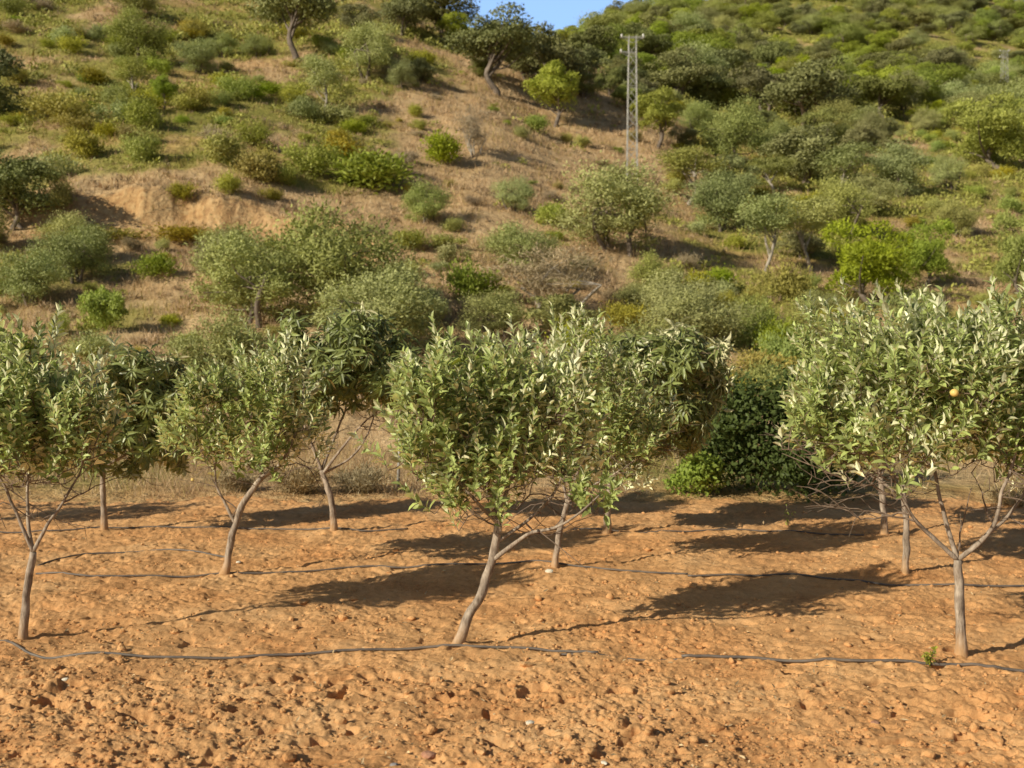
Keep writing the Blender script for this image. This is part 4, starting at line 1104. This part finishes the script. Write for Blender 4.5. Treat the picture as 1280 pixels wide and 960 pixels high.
# tall straw along the field edge
n = 42000; X, D = scat(n, (-160, 1440), (18.3, 26))
mk = np.clip(0.55 + 1.1 * fbm(X * .35, D * .35, 3, 88), 0, 1); px = 640 + F * X / D
mk = mk * np.clip(0.45 + 0.9 * smooth(330, 420, px) * smooth(570, 520, px) + 0.4 * smooth(330, 250, px) - .3 * smooth(820, 900, px), 0, 1.2)
mk = np.where((px > 560) & (px < 860), mk * .5, mk)
keep = r.random(n) < mk; X, D = X[keep], D[keep]; n = len(X)
h = (0.18 + 0.5 * r.random(n)) * np.clip(0.55 + 0.8 * fbm(X * .6, D * .6, 3, 89), .25, 1.2) * smooth(18.1, 19.6, D + .3 * r.normal(size=n))
V, T, tt = blades(n, X, D, np.maximum(ground_z(X, D), -0.05), h + .05, 0.008 + .010 * r.random(n), np.clip(0.6 + r.normal(size=n) * .22, 0.1, 1), 90, .5)
o = link('straw', mesh_np('straw', V, [T], [M['grass']], attrs={'tint': tt})); o['kind'] = 'stuff'
tag(o, 'tall dry straw along the far edge of the tilled field', 'grass')

# ------------------------------------------------------------------ pylons and post
def pylon(px, py, H, wb, wt, label, detail=True):
    p = hill_hit(px, py)
    root = empty('pylon', (float(p[0]), float(p[1]), float(p[2])), label, 'pylon')
    sec = 13
    zs = np.linspace(0, H * 0.94, sec + 1); half = lambda z: (wb + (wt - wb) * z / H) / 2
    for sx, sy in ((1, 1), (1, -1), (-1, -1), (-1, 1)):
        t = Tubes(); t.add([(sx * half(-.5), sy * half(-.5), -0.5), (sx * half(H), sy * half(H), H)], 0.032, 4); link('leg', t.mesh('leg', [M['steel']], False), root)
    t = Tubes(); cs = [(1, 1), (1, -1), (-1, -1), (-1, 1)]
    for i in range(sec):
        for q in range(4):
            a, b = cs[q], cs[(q + 1) % 4]; z0, z1 = zs[i], zs[i + 1]
            if (i + q) % 2: a, b = b, a
            t.add([(a[0] * half(z0), a[1] * half(z0), z0), (b[0] * half(z1), b[1] * half(z1), z1)], 0.023, 4)
            if i % 3 == 2: t.add([(a[0] * half(z1), a[1] * half(z1), z1), (b[0] * half(z1), b[1] * half(z1), z1)], 0.022, 4)
    link('bracing', t.mesh('bracing', [M['steel']], False), root)
    for z, x0, x1 in ((H - 0.1, -1.0, 1.0), (H - 1.35, -1.05, 0.2)):
        t = Tubes()
        for y in (-half(z), half(z)): t.add([(x0, y * .6, z), (x1, y * .6, z)], 0.04, 4)
        t.add([(x0, 0, z), (0, 0, z - .45)], 0.025, 4)
        if x1 > .5: t.add([(x1, 0, z), (0, 0, z - .45)], 0.025, 4)
        for xx in (x0, x1): t.add([(xx, -half(z) * .6, z), (xx, half(z) * .6, z)], 0.035, 4)
        arm = link('crossarm', t.mesh('crossarm', [M['steel']], False), root)
        for xx in ((x0 + .1, x1 - .1) if x1 > .5 else (x0 + .1,)):
            t = Tubes(); zz = np.linspace(0.02, 0.42, 9); rr_ = np.where(np.arange(9) % 2 == 0, 0.05, 0.10); rr_[0] = .03
            t.add(np.stack([zz * 0 + xx, zz * 0, z + zz * .9 - .1], 1), rr_, 8); link('insulator', t.mesh('insulator', [M['ceramic']]), arm)
    return root
D1 = hill_hit(790, 226)[1]
pylon(790, 226, 178 * D1 / F, 13 * D1 / F, 9 * D1 / F, 'grey steel lattice pylon with short crossarms rising from the middle of the hillside')
D2 = hill_hit(1255, 128)[1]; print('pylon depths', D1, D2)
pylon(1255, 128, 64 * D2 / F, 8 * D2 / F, 5 * D2 / F, 'distant grey lattice pylon at the right edge among the trees')
b = P(497, 597, 19.3); tp = P(501, 516, 19.3)
root = link('post', (lambda t: (t.add([np.array([0, 0, -.3]), (tp - b) * .5 + [.01, 0, 0], tp - b], [0.030, 0.028, 0.026], 8, wob=.05), t.mesh('post', [M['post']]))[1])(Tubes()), loc=tuple(b))
tag(root, 'thin grey fence post standing in straw at the far edge of the field', 'post')
